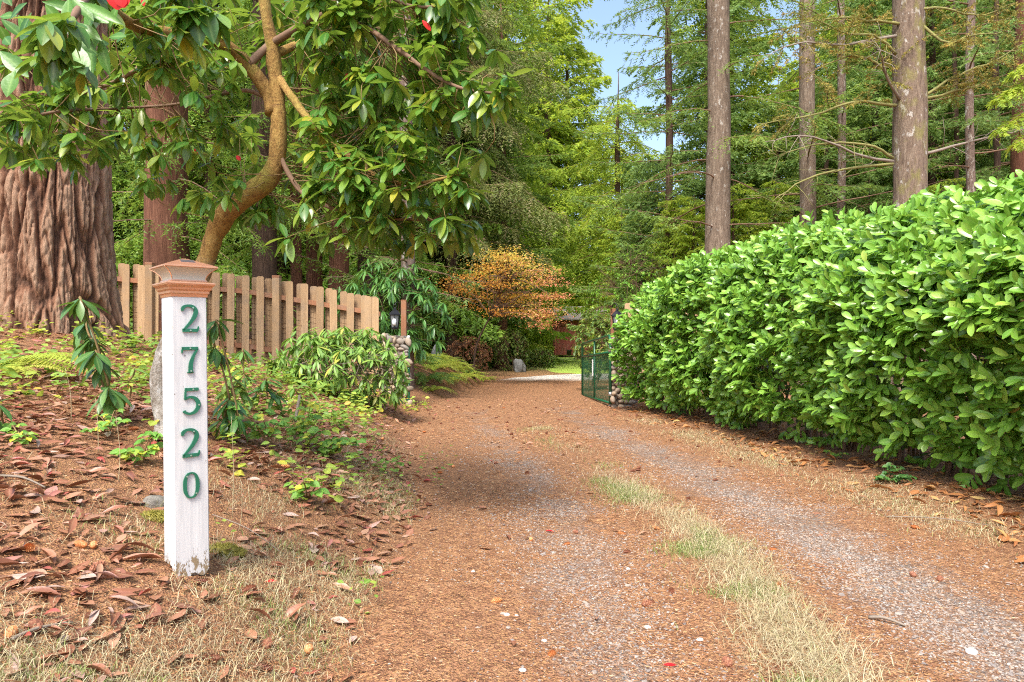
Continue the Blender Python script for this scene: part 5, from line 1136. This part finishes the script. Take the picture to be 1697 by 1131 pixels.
# weathered planks leaning in the rhododendron, a stake and a stump post
def plank(label, a, b, wd, th, m='greywood'):
    a, b = np.array(a), np.array(b); d = b-a; L = np.linalg.norm(d); Mx = frames(d[None], np.array([[0, -1, .4]]))[0]
    V, F = boxv((0, 0, 0), (wd, L, th), ch=.004); g = Geo(); g.add(V@Mx.T+(a+b)/2, F); return tag(g.build('weathered_board', M[m], origin=tuple(a), smooth_=False), label, 'board')
plank('weathered grey board leaning under the rhododendron bush', px(541, 660, 9.6), px(520, 632, 9.75), .10, .025)
plank('short reddish stake below the rhododendron bush', px(594, 675, 9.5), px(587, 640, 9.55), .07, .05, 'postwood')
plank('pale broken stick standing among the brambles', px(489, 700, 5.6), px(497, 655, 5.6), .022, .018)

# ------------------------------------------------------------------ saplings, brambles, weeds
def ground_at(a, bb):
    """the ground point under a picture point"""
    r = px(a, bb, 1.0)-np.array([0, 0, CZ]); Y = np.linspace(1.5, 30, 1200); zz = CZ+r[2]*Y; g_ = H(r[0]*Y, Y); k = np.argmax(zz <= g_) if (zz <= g_).any() else np.argmin((zz-g_)+1e3*(Y > 9))
    return np.array([r[0]*Y[k], Y[k], float(g_[k])])
def sapling(label, tips, base, Y, ln, leafm='sapling', nl=8, droop=.9, tmpl=LEAF_LONG, stemm='stem_red', spread=.6):
    b0 = np.array(base); t = thing('rhododendron_sapling', b0, label, 'sapling'); st = Geo(); coll = []
    prev = b0
    for (a, bb, ax) in tips:
        p = px(a, bb, Y+rng.normal(0, .06)); v, f = tube(spline([prev, (prev+p)/2+rng.normal(0, .015, 3), p], 7), np.linspace(.008, .005, 7), 6); st.add(v, f)
        whorl(None, p, ax, nl, ln, None, droop=droop, spread=spread, collect=coll); prev = p if ax[2] >= 0 else prev
    st.build('stem', M[stemm], t); part_leaves(t, tmpl, M[leafm], coll, 300, camkey)
g0 = ground_at(168, 700); sapling('young rhododendron with dark hanging leaves below the old fir', [(176, 655, (0, 0, 1)), (165, 600, (0, 0, 1)), (150, 560, (0, 0, 1)), (142, 530, (0, 0, 1)), (132, 492, (0, 0, 1)), (180, 640, (0, 0, 1)), (158, 580, (0, 0, 1))], g0, g0[1], .17, nl=12, tmpl=leaf_tmpl(.34, 5, .12, .2, .55))
g0 = ground_at(375, 735); sapling('dark-leaved rhododendron sapling just right of the number post', [(372, 690, (0, 0, 1)), (380, 660, (0, 0, 1)), (356, 575, (0, 0, 1)), (358, 530, (0, 0, 1)), (395, 690, (.4, 0, 1))], g0, g0[1], .16, nl=11, tmpl=leaf_tmpl(.34, 5, .12, .2, .55))
g0 = ground_at(405, 655); sapling('slender dark sapling in front of the fence boards', [(404, 620, (0, 0, 1)), (402, 578, (0, 0, 1))], g0, g0[1], .19)
g0 = ground_at(445, 690); sapling('low dark glossy sapling left of the rhododendron bush', [(440, 640, (0, 0, 1)), (425, 650, (-.5, 0, .6)), (458, 650, (.5, 0, .6)), (440, 625, (0, 0, 1))], g0, g0[1], .18, nl=10, droop=.6, spread=.9)
g0 = ground_at(392, 700); sapling('leafy rhododendron sapling between the number post and the fence foot', [(390, 660, (0, 0, 1)), (384, 625, (0, 0, 1)), (400, 640, (.5, 0, .7)), (372, 640, (-.5, 0, .7))], g0, g0[1], .17, nl=11, droop=.6, spread=.85, leafm='rhodo_bush')
g0 = ground_at(500, 700); sapling('pale-leaved sapling at the left foot of the rhododendron bush', [(500, 660, (0, 0, 1)), (486, 640, (-.4, 0, .8)), (516, 645, (.4, 0, .8))], g0, g0[1], .16, nl=10, droop=.5, spread=.9, leafm='rhodo_bush')
g0 = ground_at(215, 660); sapling('small light green sapling left of the number post', [(214, 630, (0, 0, 1)), (222, 610, (.2, 0, 1))], g0, g0[1], .12, nl=9, droop=.4, spread=.9, leafm='rhodo_bush')
g0 = ground_at(5, 720); sapling('dark leafy sprig cut by the left edge of the photo', [(2, 690, (1, 0, .5)), (-4, 668, (1, 0, .5))], g0, g0[1], .13, droop=.2, spread=1.0)
g0 = ground_at(262, 570); sapling('small sapling between the old fir and the number post', [(258, 530, (0, 0, 1)), (268, 520, (0, 0, 1))], g0+[0, .4, 0], g0[1], .13)
g0 = ground_at(1185, 690); 
BRAM = (np.array([(0, 0, 0), (-.20, .12, .05), (-.36, .38, .08), (-.30, .62, .06), (-.16, .80, .03), (0, 1, -.10), (.16, .80, .03), (.30, .62, .06), (.36, .38, .08), (.20, .12, .05), (0, .3, -.03), (0, .65, -.05)], float),
        [np.array([(0, 10, 2, 1), (10, 11, 3, 2), (11, 5, 4, 3), (0, 9, 8, 10), (10, 8, 7, 11), (11, 7, 6, 5)])], np.array([1., 0, 0, 0, 0, 1, 0, 0, 0, 0, 1, 1]))
def bramble(label, pts, ln, n, leafm='bramble', group=None, name='bramble', cat='bramble'):
    """arching stems with leaflets in threes; pts: picture points of the ground foot and the tips"""
    b0 = ground_at(*pts[0]); t = thing(name, b0, label, cat, group); st = Geo(); coll = []
    for (a, bb) in pts[1:]:
        p = px(a, bb, b0[1]+rng.normal(0, .12)); p[2] = max(p[2], float(H(p[0], p[1]))+.05)
        B = spline([b0, (b0+p)/2+[0, 0, .12*np.linalg.norm(p-b0)], p], 10); v, f = tube(B, np.linspace(.005, .002, 10), 5); st.add(v, f)
        for k in range(n):
            q = B[min(9, 3+int(k*6.9/n))]; az = rng.random()*6.28; out = np.array([math.cos(az), math.sin(az)*.7, .25]); e = q+out*ln*.5; st.add(*tube([q, e], .0015, 3, False))
            for da in (-1.1, 0, 1.1):
                d = nrm(np.array([math.cos(az+da), math.sin(az+da), -.25])+rng.normal(0, .12, 3)); l_ = ln*rng.uniform(.75, 1.1)*(1.1 if da == 0 else .85)
                coll.append((frames(d[None], nrm(np.array([[0, -.55, 1.]])+rng.normal(0, .25, (1, 3)))), (e-d*.0)[None], np.full((1, 3), l_), rng.random(1)))
    st.build('stems', M['stem_red'], t)['kind'] = 'stuff'; part_leaves(t, BRAM, M[leafm], coll, 300, camkey)
bramble('yellowing bramble arching right of the number post', [(448, 745), (400, 690), (385, 672), (430, 680), (455, 700), (420, 700)], .075, 5)
bramble('green bramble with a paler tip below the rhododendron bush', [(505, 745), (480, 690), (530, 690), (515, 668), (545, 712), (560, 735)], .085, 6)
bramble('low spreading green bramble at the edge of the leaf litter', [(545, 760), (575, 725), (590, 735), (540, 745), (520, 735), (600, 730)], .065, 6)
bramble('small green seedling in the leaf litter right of the number post', [(510, 830), (500, 800), (535, 800), (485, 812), (520, 815)], .075, 3)
bramble('green seedling left of the number post', [(235, 770), (250, 720), (215, 745), (205, 755), (262, 715)], .065, 5)
bramble('green seedling under the dark hanging sapling', [(180, 720), (165, 690), (190, 680), (200, 700), (150, 715)], .055, 4)
bramble('low green weeds at the left edge', [(35, 740), (15, 730), (40, 720), (30, 715)], .05, 4)
bramble('dark green ivy patch under the near end of the hedge', [(1470, 800), (1490, 775), (1450, 790), (1510, 790), (1480, 770), (1500, 800)], .05, 8, 'sapling', name='ivy_patch', cat='ivy')
bramble('small green plant under the far part of the hedge', [(1300, 700), (1290, 675), (1310, 680), (1280, 690)], .09, 5, 'sapling', name='seedling', cat='plant')
bramble('small green plant by the pillar end of the hedge', [(1132, 690), (1125, 678), (1140, 680)], .07, 5, 'sapling', name='seedling', cat='plant')
bramble('low green weeds on the litter between drive and hedge', [(1380, 760), (1370, 755), (1395, 752)], .05, 4, name='seedling', cat='plant')

# ground cover on the bank: more small leaves than anyone could count
def ground_cover():
    g = Geo()
    def patch(n, xs, ys, ln, dens, k):
        X = rng.uniform(*xs, n); Y = rng.uniform(*ys, n); keep = n2(X, Y, 1.1, k) > dens; X, Y = X[keep], Y[keep]; Z = H(X, Y); m = len(X)
        for j in range(6):
            a = rng.uniform(0, 6.28, m); off = rng.normal(0, .035, (m, 3)); d = np.stack([np.cos(a), np.sin(a), rng.uniform(-.2, .5, m)], 1)
            place(g, BRAM, frames(d, nrm(rng.normal(0, .35, (m, 3))+[0, -.2, 1])), np.stack([X, Y, Z+rng.uniform(.02, .16, m)], 1)+off, ln*rng.uniform(.6, 1.2, m), np.clip(n2(X, Y, .7, 6)*1.1-.1+rng.normal(0, .2, m), 0, .99))
    patch(800, (-7.5, -1.7), (4.6, 9.5), .075, .42, 1); patch(330, (-5.5, -2.4), (8.5, 12.8), .085, .42, 2); patch(210, (-3.4, -1.0), (4.0, 7.8), .065, .48, 3); patch(90, (-3, -1.5), (10, 12), .07, .5, 4)
    patch(500, (-4.5, -1.9), (14.5, 24), .11, .40, 5); patch(60, (-1.5, -.6), (3, 7), .035, .5, 6)
    tag(g.build('weeds', M['weed']), kind='stuff')
ground_cover()
def undergrowth():
    g = Geo(); n = 2600
    X = np.concatenate([rng.uniform(-22, -3.2, n//2), rng.uniform(4, 26, n//2)]); Y = np.concatenate([rng.uniform(14.5, 34, n//2), rng.uniform(13, 40, n//2)]); Z = H(X, Y)
    ok = np.abs(X-road_c(Y)) > road_hw(Y)+1.2; X, Y, Z = X[ok], Y[ok], Z[ok]; m = len(X)
    for j in range(12):
        a = rng.uniform(0, 6.28, m); d = np.stack([np.cos(a), np.sin(a), rng.uniform(-.1, .9, m)], 1)
        place(g, LEAF_QUAD, frames(d, nrm(rng.normal(0, .5, (m, 3))+[0, -.2, 1])), np.stack([X, Y, Z+rng.uniform(.05, .9, m)*n2(X, Y, .3, 4)*1.6], 1)+rng.normal(0, .14, (m, 3)), .19*rng.uniform(.6, 1.2, m))
    tag(g.build('undergrowth', M['fern_g']), kind='stuff')
undergrowth()

# ------------------------------------------------------------------ litter on the ground
def on_ground(n, f, xs, ys, bias=1.0):
    out = []; c = 0
    while c < n:
        Y = ys[0]+(ys[1]-ys[0])*rng.random(4000)**bias; X = rng.uniform(*xs, 4000); k = (rng.random(4000) < f(X, Y)) & (np.abs(X) < .80*Y+.2); out.append(np.stack([X[k], Y[k]], 1)); c += k.sum()
    P = np.concatenate(out)[:n]; return P[:, 0], P[:, 1]
edge = lambda X, Y: X-(road_c(Y)-road_hw(Y))            # >0: on the drive
redge = lambda X, Y: X-(road_c(Y)+road_hw(Y))
fx_h = lambda Y: np.interp(Y, [2.2, 3.2, 4.5, 5.6, 7.4, 9.6, 12], [3.7, 3.62, 3.42, 3.14, 2.84, 2.30, 1.72])
inpost = lambda X, Y: (np.abs(X+1.26) < .12) & (np.abs(Y-2.66) < .12)
# gravel stones standing proud in the wheel tracks
def gravel():
    g = Geo(); tr = lambda X, Y: np.clip(np.exp(-((X-road_c(Y)-.85)/.40)**2)+.6*np.exp(-((X-road_c(Y)+.70)/.34)**2)+.06, 0, 1)*np.clip(n2(X, Y, 2.2, 12)*2.4-.55, .08, 1)*(np.abs(X-road_c(Y)) < road_hw(Y))
    for n, s0, s1, ys in ((14000, .003, .008, (2.1, 5.0)), (2200, .006, .012, (2.1, 7.5)), (160, .011, .018, (2.1, 8)), (4500, .005, .009, (4.5, 9.5))):
        X, Y = on_ground(n, tr, (-2, 4), ys, 1.2); Z = H(X, Y)+.006; q = rng.normal(0, 1, (n, 3)); d = nrm(q*[1, 1, .25]); V = ICO0[0]*np.array([1, 1.0, 1.0])
        Sz = rng.uniform(s0, s1, n); S = np.stack([Sz*rng.uniform(.6, .9, n), Sz*rng.uniform(.9, 1.3, n), Sz*rng.uniform(.4, .7, n)], 1)
        place(g, (OCT[0], OCT[1], np.zeros(len(OCT[0]))) if n > 9000 or s0 < .007 else (ICO0[0], ICO0[1], np.zeros(12)), frames(d, nrm(rng.normal(0, .25, (n, 3))+[0, 0, 1.])), np.stack([X, Y, Z+.02*Sz], 1), S)
    tag(g.build('gravel', M['gravel'], smooth_=False), kind='stuff')
OCT = (np.array([(1, .2, 0), (-.9, 0, .1), (.1, 1, 0), (-.1, -1, .1), (0, .1, 1), (0, 0, -1)], float), np.array([(0, 2, 4), (2, 1, 4), (1, 3, 4), (3, 0, 4), (2, 0, 5), (1, 2, 5), (3, 1, 5), (0, 3, 5)]))
gravel()
def needles():
    g = Geo()
    dens = lambda X, Y: np.where(edge(X, Y) > 0, .75-.45*np.exp(-((X-road_c(Y)-.85)/.3)**2), .8)*np.clip(n2(X, Y, 1.7, 3)*2-.3, .12, 1)
    for n, ys, wd, l0, l1 in ((52000, (2.05, 5.5), .0011, .012, .032), (26000, (4.5, 9), .0018, .02, .045), (9000, (8, 14), .003, .03, .07)):
        X, Y = on_ground(n, dens, (-7, 5), ys, 1.25); a = rng.uniform(0, 6.28, n); d = np.stack([np.cos(a), np.sin(a), rng.normal(0, .10, n)], 1); L = rng.uniform(l0, l1, n)
        p = np.stack([X, Y, H(X, Y)+rng.uniform(.007, .018, n)], 1); w_ = np.stack([-np.sin(a), np.cos(a), rng.normal(0, .6, n)], 1)*wd
        g.add(np.stack([p-d*L[:, None]/2-w_, p-d*L[:, None]/2+w_, p+d*L[:, None]/2], 1).reshape(-1, 3), TRI(n), np.repeat(rng.random(n), 3))
    tag(g.build('needle_litter', M['needle'], smooth_=False), kind='stuff')
needles()
def blades(g, X, Y, h, wd, lean, tint, z0=0.0):
    n = len(X); a = rng.uniform(0, 6.28, n); p = np.stack([X, Y, H(X, Y)+z0], 1); hh = h*rng.uniform(.4, 1.2, n); ln = lean*rng.uniform(.3, 1.3, n)*hh
    d = np.stack([np.cos(a), np.sin(a), np.zeros(n)], 1); b = rng.uniform(0, 6.28, n); w_ = np.stack([np.cos(b), np.sin(b), np.zeros(n)], 1)*wd*rng.uniform(.6, 1.3, (n, 1)); up = np.array([0, 0, 1.])
    m1 = p+d*(ln*.35)[:, None]+up*(hh*.62)[:, None]; m2 = p+d*(ln*1.0)[:, None]+up*(hh*np.clip(1-.25*lean, .25, 1))[:, None]
    V = np.stack([p-w_, p+w_, m1+w_*.8, m1-w_*.8, m2], 1).reshape(-1, 3); o = np.arange(n)*5
    g.add(V, [np.stack([o, o+1, o+2, o+3], 1), np.stack([o+3, o+2, o+4], 1)], np.repeat(tint, 5))
def grasses():
    dry, gr = Geo(), Geo()
    strip = lambda X, Y: np.exp(-((X-road_c(Y)-.05-.06*np.sin(Y*2))/.165)**2)*np.clip(n2(X, Y, 2.6, 21)*3-.95, .02, 1)*np.interp(Y, [2, 3.4, 5.2, 6.2, 7.5, 8.6, 9.4, 10.5], [1, 1, .8, .25, .12, .45, .3, .02])
    X, Y = on_ground(8500, strip, (-.5, 2), (2.05, 10), 1.5); blades(dry, X, Y, .085, .0014, 1.5, rng.random(len(X)))
    X, Y = on_ground(6000, lambda X, Y: strip(X+.08, Y)*np.clip(n2(X, Y, 3.1, 31)*3-1.2, 0, 1), (-.5, 2), (2.05, 9.5), 1.4); blades(gr, X, Y, .05, .0018, .9, rng.random(len(X)))
    verge = lambda X, Y: (smooth(-.1, .12, -edge(X, Y))*(1-smooth(.35, 1.35, -edge(X, Y)))+.25*smooth(0, .2, -edge(X, Y))*(Y < 3.4))*np.clip(n2(X, Y, 2.1, 41)*2.4-.6, .03, 1)*np.interp(Y, [2, 4.5, 6.5, 9], [1, 1, .5, .08])*~inpost(X, Y)
    X, Y = on_ground(15000, verge, (-3, .6), (1.75, 8), 1.5); blades(dry, X, Y, .05, .0012, 1.4, rng.random(len(X)))
    X, Y = on_ground(3400, lambda X, Y: verge(X, Y)*np.clip(n2(X, Y, 2.7, 51)*3-1.3, 0, 1), (-3, .6), (1.75, 7), 1.4); blades(gr, X, Y, .045, .0016, .8, rng.random(len(X)))
    rv = lambda X, Y: np.exp(-((redge(X, Y)-.02)/.28)**2)*np.clip(n2(X, Y, 1.6, 61)*2.6-.7, .02, 1)*(X < fx_h(Y)+.1)
    X, Y = on_ground(6500, rv, (1.5, 4.5), (3.6, 10.5), 1.3); blades(dry, X, Y, .05, .0016, 1.5, rng.random(len(X)))
    X, Y = on_ground(500, rv, (1.5, 4.5), (3.6, 9), 1.3); blades(gr, X, Y, .04, .002, .8, rng.random(len(X)))
    # far lawn edge
    X = rng.uniform(.2, 8, 3500); Y = rng.uniform(28, 40, 3500); ok = X > 1.2; blades(gr, X, Y, .10, .012, .6, rng.random(len(X)), .03)
    tag(dry.build('dry_grass', M['grass_dry'], smooth_=False), kind='stuff'); tag(gr.build('green_grass', M['grass_green'], smooth_=False), kind='stuff')
grasses()
# a few tall bleached stalks
for k, (a, bb, c, d) in enumerate([(163, 752, 158, 660), (196, 800, 192, 690), (385, 860, 383, 690), (118, 700, 108, 610), (395, 880, 400, 800)]):
    b0 = ground_at(a, bb); p = px(c, d, b0[1]); g = Geo(); g.add(*tube(spline([b0-[0, 0, .01], (b0+p)/2+rng.normal(0, .008, 3), p], 8), np.linspace(.0022, .001, 8), 5)); tag(g.build('dry_stalk', M['grass_dry'], origin=tuple(b0)), ['dry stalk under the dark hanging sapling', 'dry stalk standing left of the number post', 'tall dry stalk right of the number post', 'dry yellow stalk below the fern', 'short dry stalk near the moss cushion'][k], 'stalk')

# --- fallen leaves
def curl_leaf(wid, fold, curl, twist):
    V, F, mid = leaf_tmpl(wid, 6, fold, curl, .5, 1.0, twist); V = V.copy(); V[:, 1] -= .5; V[:, 2] -= V[:, 2].min(); return V, F, mid
CL = [curl_leaf(.36, .18, .06, .15), curl_leaf(.33, .42, -.16, .5), curl_leaf(.42, .08, .10, -.25), curl_leaf(.28, .6, .08, .6), curl_leaf(.45, .12, -.05, -.1), curl_leaf(.30, .25, .30, .9), curl_leaf(.38, .05, .03, .05)]
def fallen(n, f, xs, ys, ln, m, label, group, n_things, stuffname, bias=1.3, extra=0):
    X, Y = on_ground(n, f, xs, ys, bias); k = ~inpost(X, Y); X, Y = X[k], Y[k]; n = len(X); a = rng.uniform(0, 6.28, n); d = np.stack([np.cos(a), np.sin(a), rng.normal(0, .16, n)], 1); nn = nrm(rng.normal(0, .17, (n, 3))+[0, -.03, 1.])
    nn[:, 2] = np.where(rng.random(n) < .25, -nn[:, 2], nn[:, 2]); Mx = frames(d, nn); S = ln*(.38+.85*rng.random(n)**1.4); P = np.stack([X, Y, H(X, Y)+rng.uniform(.002, .014, n)+np.where(nn[:, 2] < 0, .22*S, 0)*.6], 1)
    key = Y/S+1e3*((np.abs(X/Y) > .74) | (Y < 2.05)); o_ = np.argsort(key); var = rng.integers(0, 7, n)
    mes = []
    for c in CL: me = Geo().add(c[0], c[1], 0, c[2]).mesh('fallen_leaf'); me.materials.append(M[m]); mes.append(me)
    for i in o_[:n_things]:
        tag(link('fallen_leaf', mes[var[i]], None, m4(Mx[i]*S[i], P[i])), label, 'leaf', group)
    g = Geo(); rest = o_[n_things:]
    for v in range(7):
        q = rest[var[rest] == v]; place(g, CL[v], Mx[q], P[q], S[q])
    if g.n: tag(g.build(stuffname, M[m]), kind='stuff')
bankf = lambda X, Y: smooth(-.25, .35, -edge(X, Y))*np.clip(n2(X, Y, 1.3, 71)*2.4-.35, .25, 1)*np.interp(Y, [1.7, 2.4, 6, 9, 13], [.8, 1, 1, .6, .4])*np.where((edge(X, Y) > -1.2) & (Y < 3.3) & (X > -1.15), .25, 1)
fallen(8500, bankf, (-8, .3), (1.75, 13), .098, 'dead_leaf', 'brown curled fallen leaf lying on the bank left of the drive', 'fallen leaves on the left bank', 210, 'bank_leaf_litter', 1.15)
hedgef = lambda X, Y: smooth(-.10, .35, redge(X, Y)+.05)*np.interp(X-fx_h(Y), [-1.5, -.3, .6, 1.2], [.35, 1, 1, .3])*np.clip(n2(X, Y, 1.8, 81)*2-.25, .1, 1)
fallen(1500, hedgef, (1.4, 5), (3.2, 12.3), .115, 'orange_leaf', 'orange-brown fallen leaf in the litter below the hedge', 'fallen leaves below the hedge', 80, 'hedge_leaf_litter', 1.1)
fallen(420, lambda X, Y: (edge(X, Y) > -.1)*(redge(X, Y) < .1)*np.interp(Y, [2, 6, 9, 14], [.35, .4, .8, 1]), (-2.5, 3.5), (2.1, 15), .075, 'dead_leaf', 'dull brown fallen leaf lying flat on the drive', 'fallen leaves on the drive', 30, 'drive_leaf_litter', .9)
for (a, bb, ln, lab) in [(911, 884, .055, 'dark red leaf lying alone on the drive'), (1110, 1112, .05, 'reddish leaf at the edge of the centre grass'), (448, 970, .05, 'pinkish red leaf in the grass right of the post foot'), (643, 922, .06, 'red-edged leaf on the left verge of the drive'), (585, 1070, .07, 'red-brown leaf near the bottom of the left verge'), (275, 975, .06, 'bright crimson leaf left of the post foot'), (1430, 828, .09, 'long pale brown leaf on the right wheel track')]:
    p = ground_at(a, bb); c = CL[0]; me = Geo().add(c[0], c[1], 0, c[2]).mesh('fallen_leaf'); me.materials.append(M['red' if ln < .058 else 'dead_leaf']); a_ = rng.uniform(0, 6.28)
    tag(link('fallen_leaf', me, None, m4(frames(np.array([[math.cos(a_), math.sin(a_), .05]]), np.array([[0, -.2, 1.]]))[0]*ln, p+[0, 0, .012])), lab, 'leaf')

# --- cones
def cone_mesh(m, openf):
    g = Geo(); n = 72; L = 1.0
    prof = [(.02, -.5), (.16, -.42), (.24, -.22), (.25, 0), (.21, .22), (.12, .42), (.02, .5)]
    V, F = lathe([(r_*.72, z_) for r_, z_ in prof], 7, (0, 0, 0)); g.add(V[:, [0, 2, 1]], F, .1)
    for k in range(n):
        t_ = (k+.5)/n; y = -.46+.92*t_; a = k*2.399; r_ = np.interp(y, [p[1] for p in prof], [p[0] for p in prof]); ca, sa = math.cos(a), math.sin(a); rad = np.array([ca, 0, sa]); tan = np.array([-sa, 0, ca]); ax = np.array([0, 1., 0])
        c0 = rad*r_*.55+ax*y; ww = .115*(.55+r_*2.0); tip = rad*(r_*(.95+.35*openf)+.02)+ax*(y+.12*(1-openf*.55)); mid_ = (c0+tip)/2
        Vs = np.array([c0-tan*ww*.3, c0+tan*ww*.3, mid_+tan*ww*.62-ax*.01, tip+tan*ww*.2, tip-tan*ww*.2, mid_-tan*ww*.62-ax*.01]); g.add(Vs, [np.array([(0, 1, 2, 5), (5, 2, 3, 4)])], rng.uniform(.0, .9))
    me = g.mesh('fir_cone', smooth_=False); me.materials.append(M[m]); return me
CM = [cone_mesh('cone', 1.0), cone_mesh('cone', .6), cone_mesh('cone_orange', .35)]
def put_cone(p, kind, s, label, group=None):
    a = rng.uniform(0, 6.28); Mx = frames(np.array([[math.cos(a), math.sin(a), rng.normal(0, .12)]]), np.array([[0, 0, 1.]]))[0]
    tag(link('fir_cone', CM[kind], None, m4(Mx*s, np.asarray(p)+[0, 0, .20*s])), label, 'cone', group)
for (a, bb, k, s, lab) in [(332, 972, 0, .055, 'open brown cone in front of the number post foot'), (256, 1038, 0, .06, 'open dark red cone left of two fallen leaves'), (443, 1078, 0, .06, 'open brown cone in the grass, second from the bottom edge'), (350, 1105, 0, .06, 'upright brown cone at the bottom edge below the post'), (437, 1112, 1, .06, 'grey-brown cone at the bottom edge right of the post'),
                           (822, 1001, 2, .055, 'pale orange cone on the left wheel track'), (1072, 1008, 0, .06, 'open brown cone on the grey gravel left of the centre grass'), (1078, 1003, 0, .045, 'smaller cone touching the open cone by the centre grass'), (1113, 985, 0, .05, 'brown cone at the edge of the centre grass'), (1205, 1105, 0, .06, 'large brown cone beside the clover at the bottom'),
                           (1290, 1118, 0, .06, 'dark cone in the straw grass at the bottom edge'), (1356, 1030, 0, .055, 'brown cone in the middle of the straw grass'), (1040, 918, 1, .05, 'reddish cone with a leaf beside it on the drive'), (1030, 888, 2, .05, 'orange cone lying near the tip of the centre grass'), (880, 898, 2, .05, 'orange cone left of the dark red leaf'), (940, 905, 2, .045, 'orange cone right of the dark red leaf'),
                           (1282, 914, 2, .045, 'orange cone alone on the right wheel track'), (134, 910, 2, .06, 'fuzzy orange cone half sunk in the left litter'), (155, 912, 2, .05, 'second orange cone touching the one in the left litter'), (530, 915, 1, .06, 'brown cone standing in the verge grass'), (18, 1058, 2, .06, 'orange cone among large leaves at the lower left corner'), (60, 1045, 1, .065, 'grey cone under a curled leaf at the lower left'), (915, 1090, 2, .05, 'round orange cone near the bottom of the left track')]:
    put_cone(ground_at(a, bb), k, s, lab)
X, Y = on_ground(75, lambda X, Y: (edge(X, Y) > -.2)*(redge(X, Y) < .2)*1.0, (-2.3, 3.5), (3.2, 13), .9)
for x, y in zip(X, Y): put_cone((x, y, float(H(x, y))+.006), rng.choice([0, 1, 1, 2]), rng.uniform(.042, .06), 'small brown cone scattered on the drive', 'cones scattered on the drive')
X, Y = on_ground(40, lambda X, Y: (edge(X, Y) < -.1)*1.0, (-5, -.3), (2.3, 9), 1.2)
for x, y in zip(X, Y): put_cone((x, y, float(H(x, y))+.01), rng.choice([0, 1, 2, 2]), rng.uniform(.045, .065), 'small cone lying in the litter of the left bank', 'cones in the litter of the left bank')

# --- twigs fallen on the bank and the verge
for (a, bb, c, d, r_, lab) in [(0, 795, 75, 815, .006, 'pale stick on the litter at the left edge'), (1470, 860, 1640, 875, .004, 'pale thin stick on the right verge'), (352, 858, 470, 925, .0025, 'thin bent straw right of the post foot'), (1440, 1030, 1500, 1042, .008, 'short dark stick at the rim of the right track'), (20, 1068, 120, 1040, .006, 'grey stick at the lower left corner')]:
    A0, B0 = ground_at(a, bb), ground_at(c, d); g = Geo(); g.add(*tube(spline([A0+[0, 0, .012], (A0+B0)/2+[0, 0, .03]+rng.normal(0, .01, 3), B0+[0, 0, .012]], 9), r_*np.linspace(1, .6, 9), 6)); tag(g.build('fallen_stick', M['grey_twig'], origin=tuple(A0)), lab, 'stick')
# white pebbles worth picking out
PM = [Geo().add(ICO1[0]*(1+.25*(vnoise(ICO1[0]*1.5+k)[:, None]-.5)), ICO1[1]).mesh('pebble') for k in range(3)]
m_, nt_, b_, o__ = mat('pale_pebble'); b_.inputs['Base Color'].default_value = (.60, .58, .54, 1); b_.inputs['Roughness'].default_value = .7
for me in PM: me.materials.append(m_)
for k, (a, bb, s, lab) in enumerate([(840, 1022, .012, 'white pebble, larger of a pair on the left track'), (856, 1023, .008, 'white pebble, smaller of a pair on the left track'), (784, 950, .010, 'white pebble near the verge of the left track'), (1041, 946, .011, 'bright white pebble left of the centre grass'), (902, 1068, .010, 'white pebble above the round orange cone'), (1160, 1067, .012, 'pale pebble beside the centre grass near the bottom'), (1610, 1088, .02, 'large pale stone on the right track at the bottom'), (866, 1116, .012, 'pale pebble at the bottom edge of the left track'), (1073, 1044, .013, 'grey-white pebble on the grey gravel patch')]):
    p = ground_at(a, bb); tag(link('pebble', PM[k % 3], None, Matrix.Translation((p[0], p[1], p[2]+s*.45)) @ Matrix.Diagonal((s*1.2, s, s*.7, 1))), lab, 'pebble')
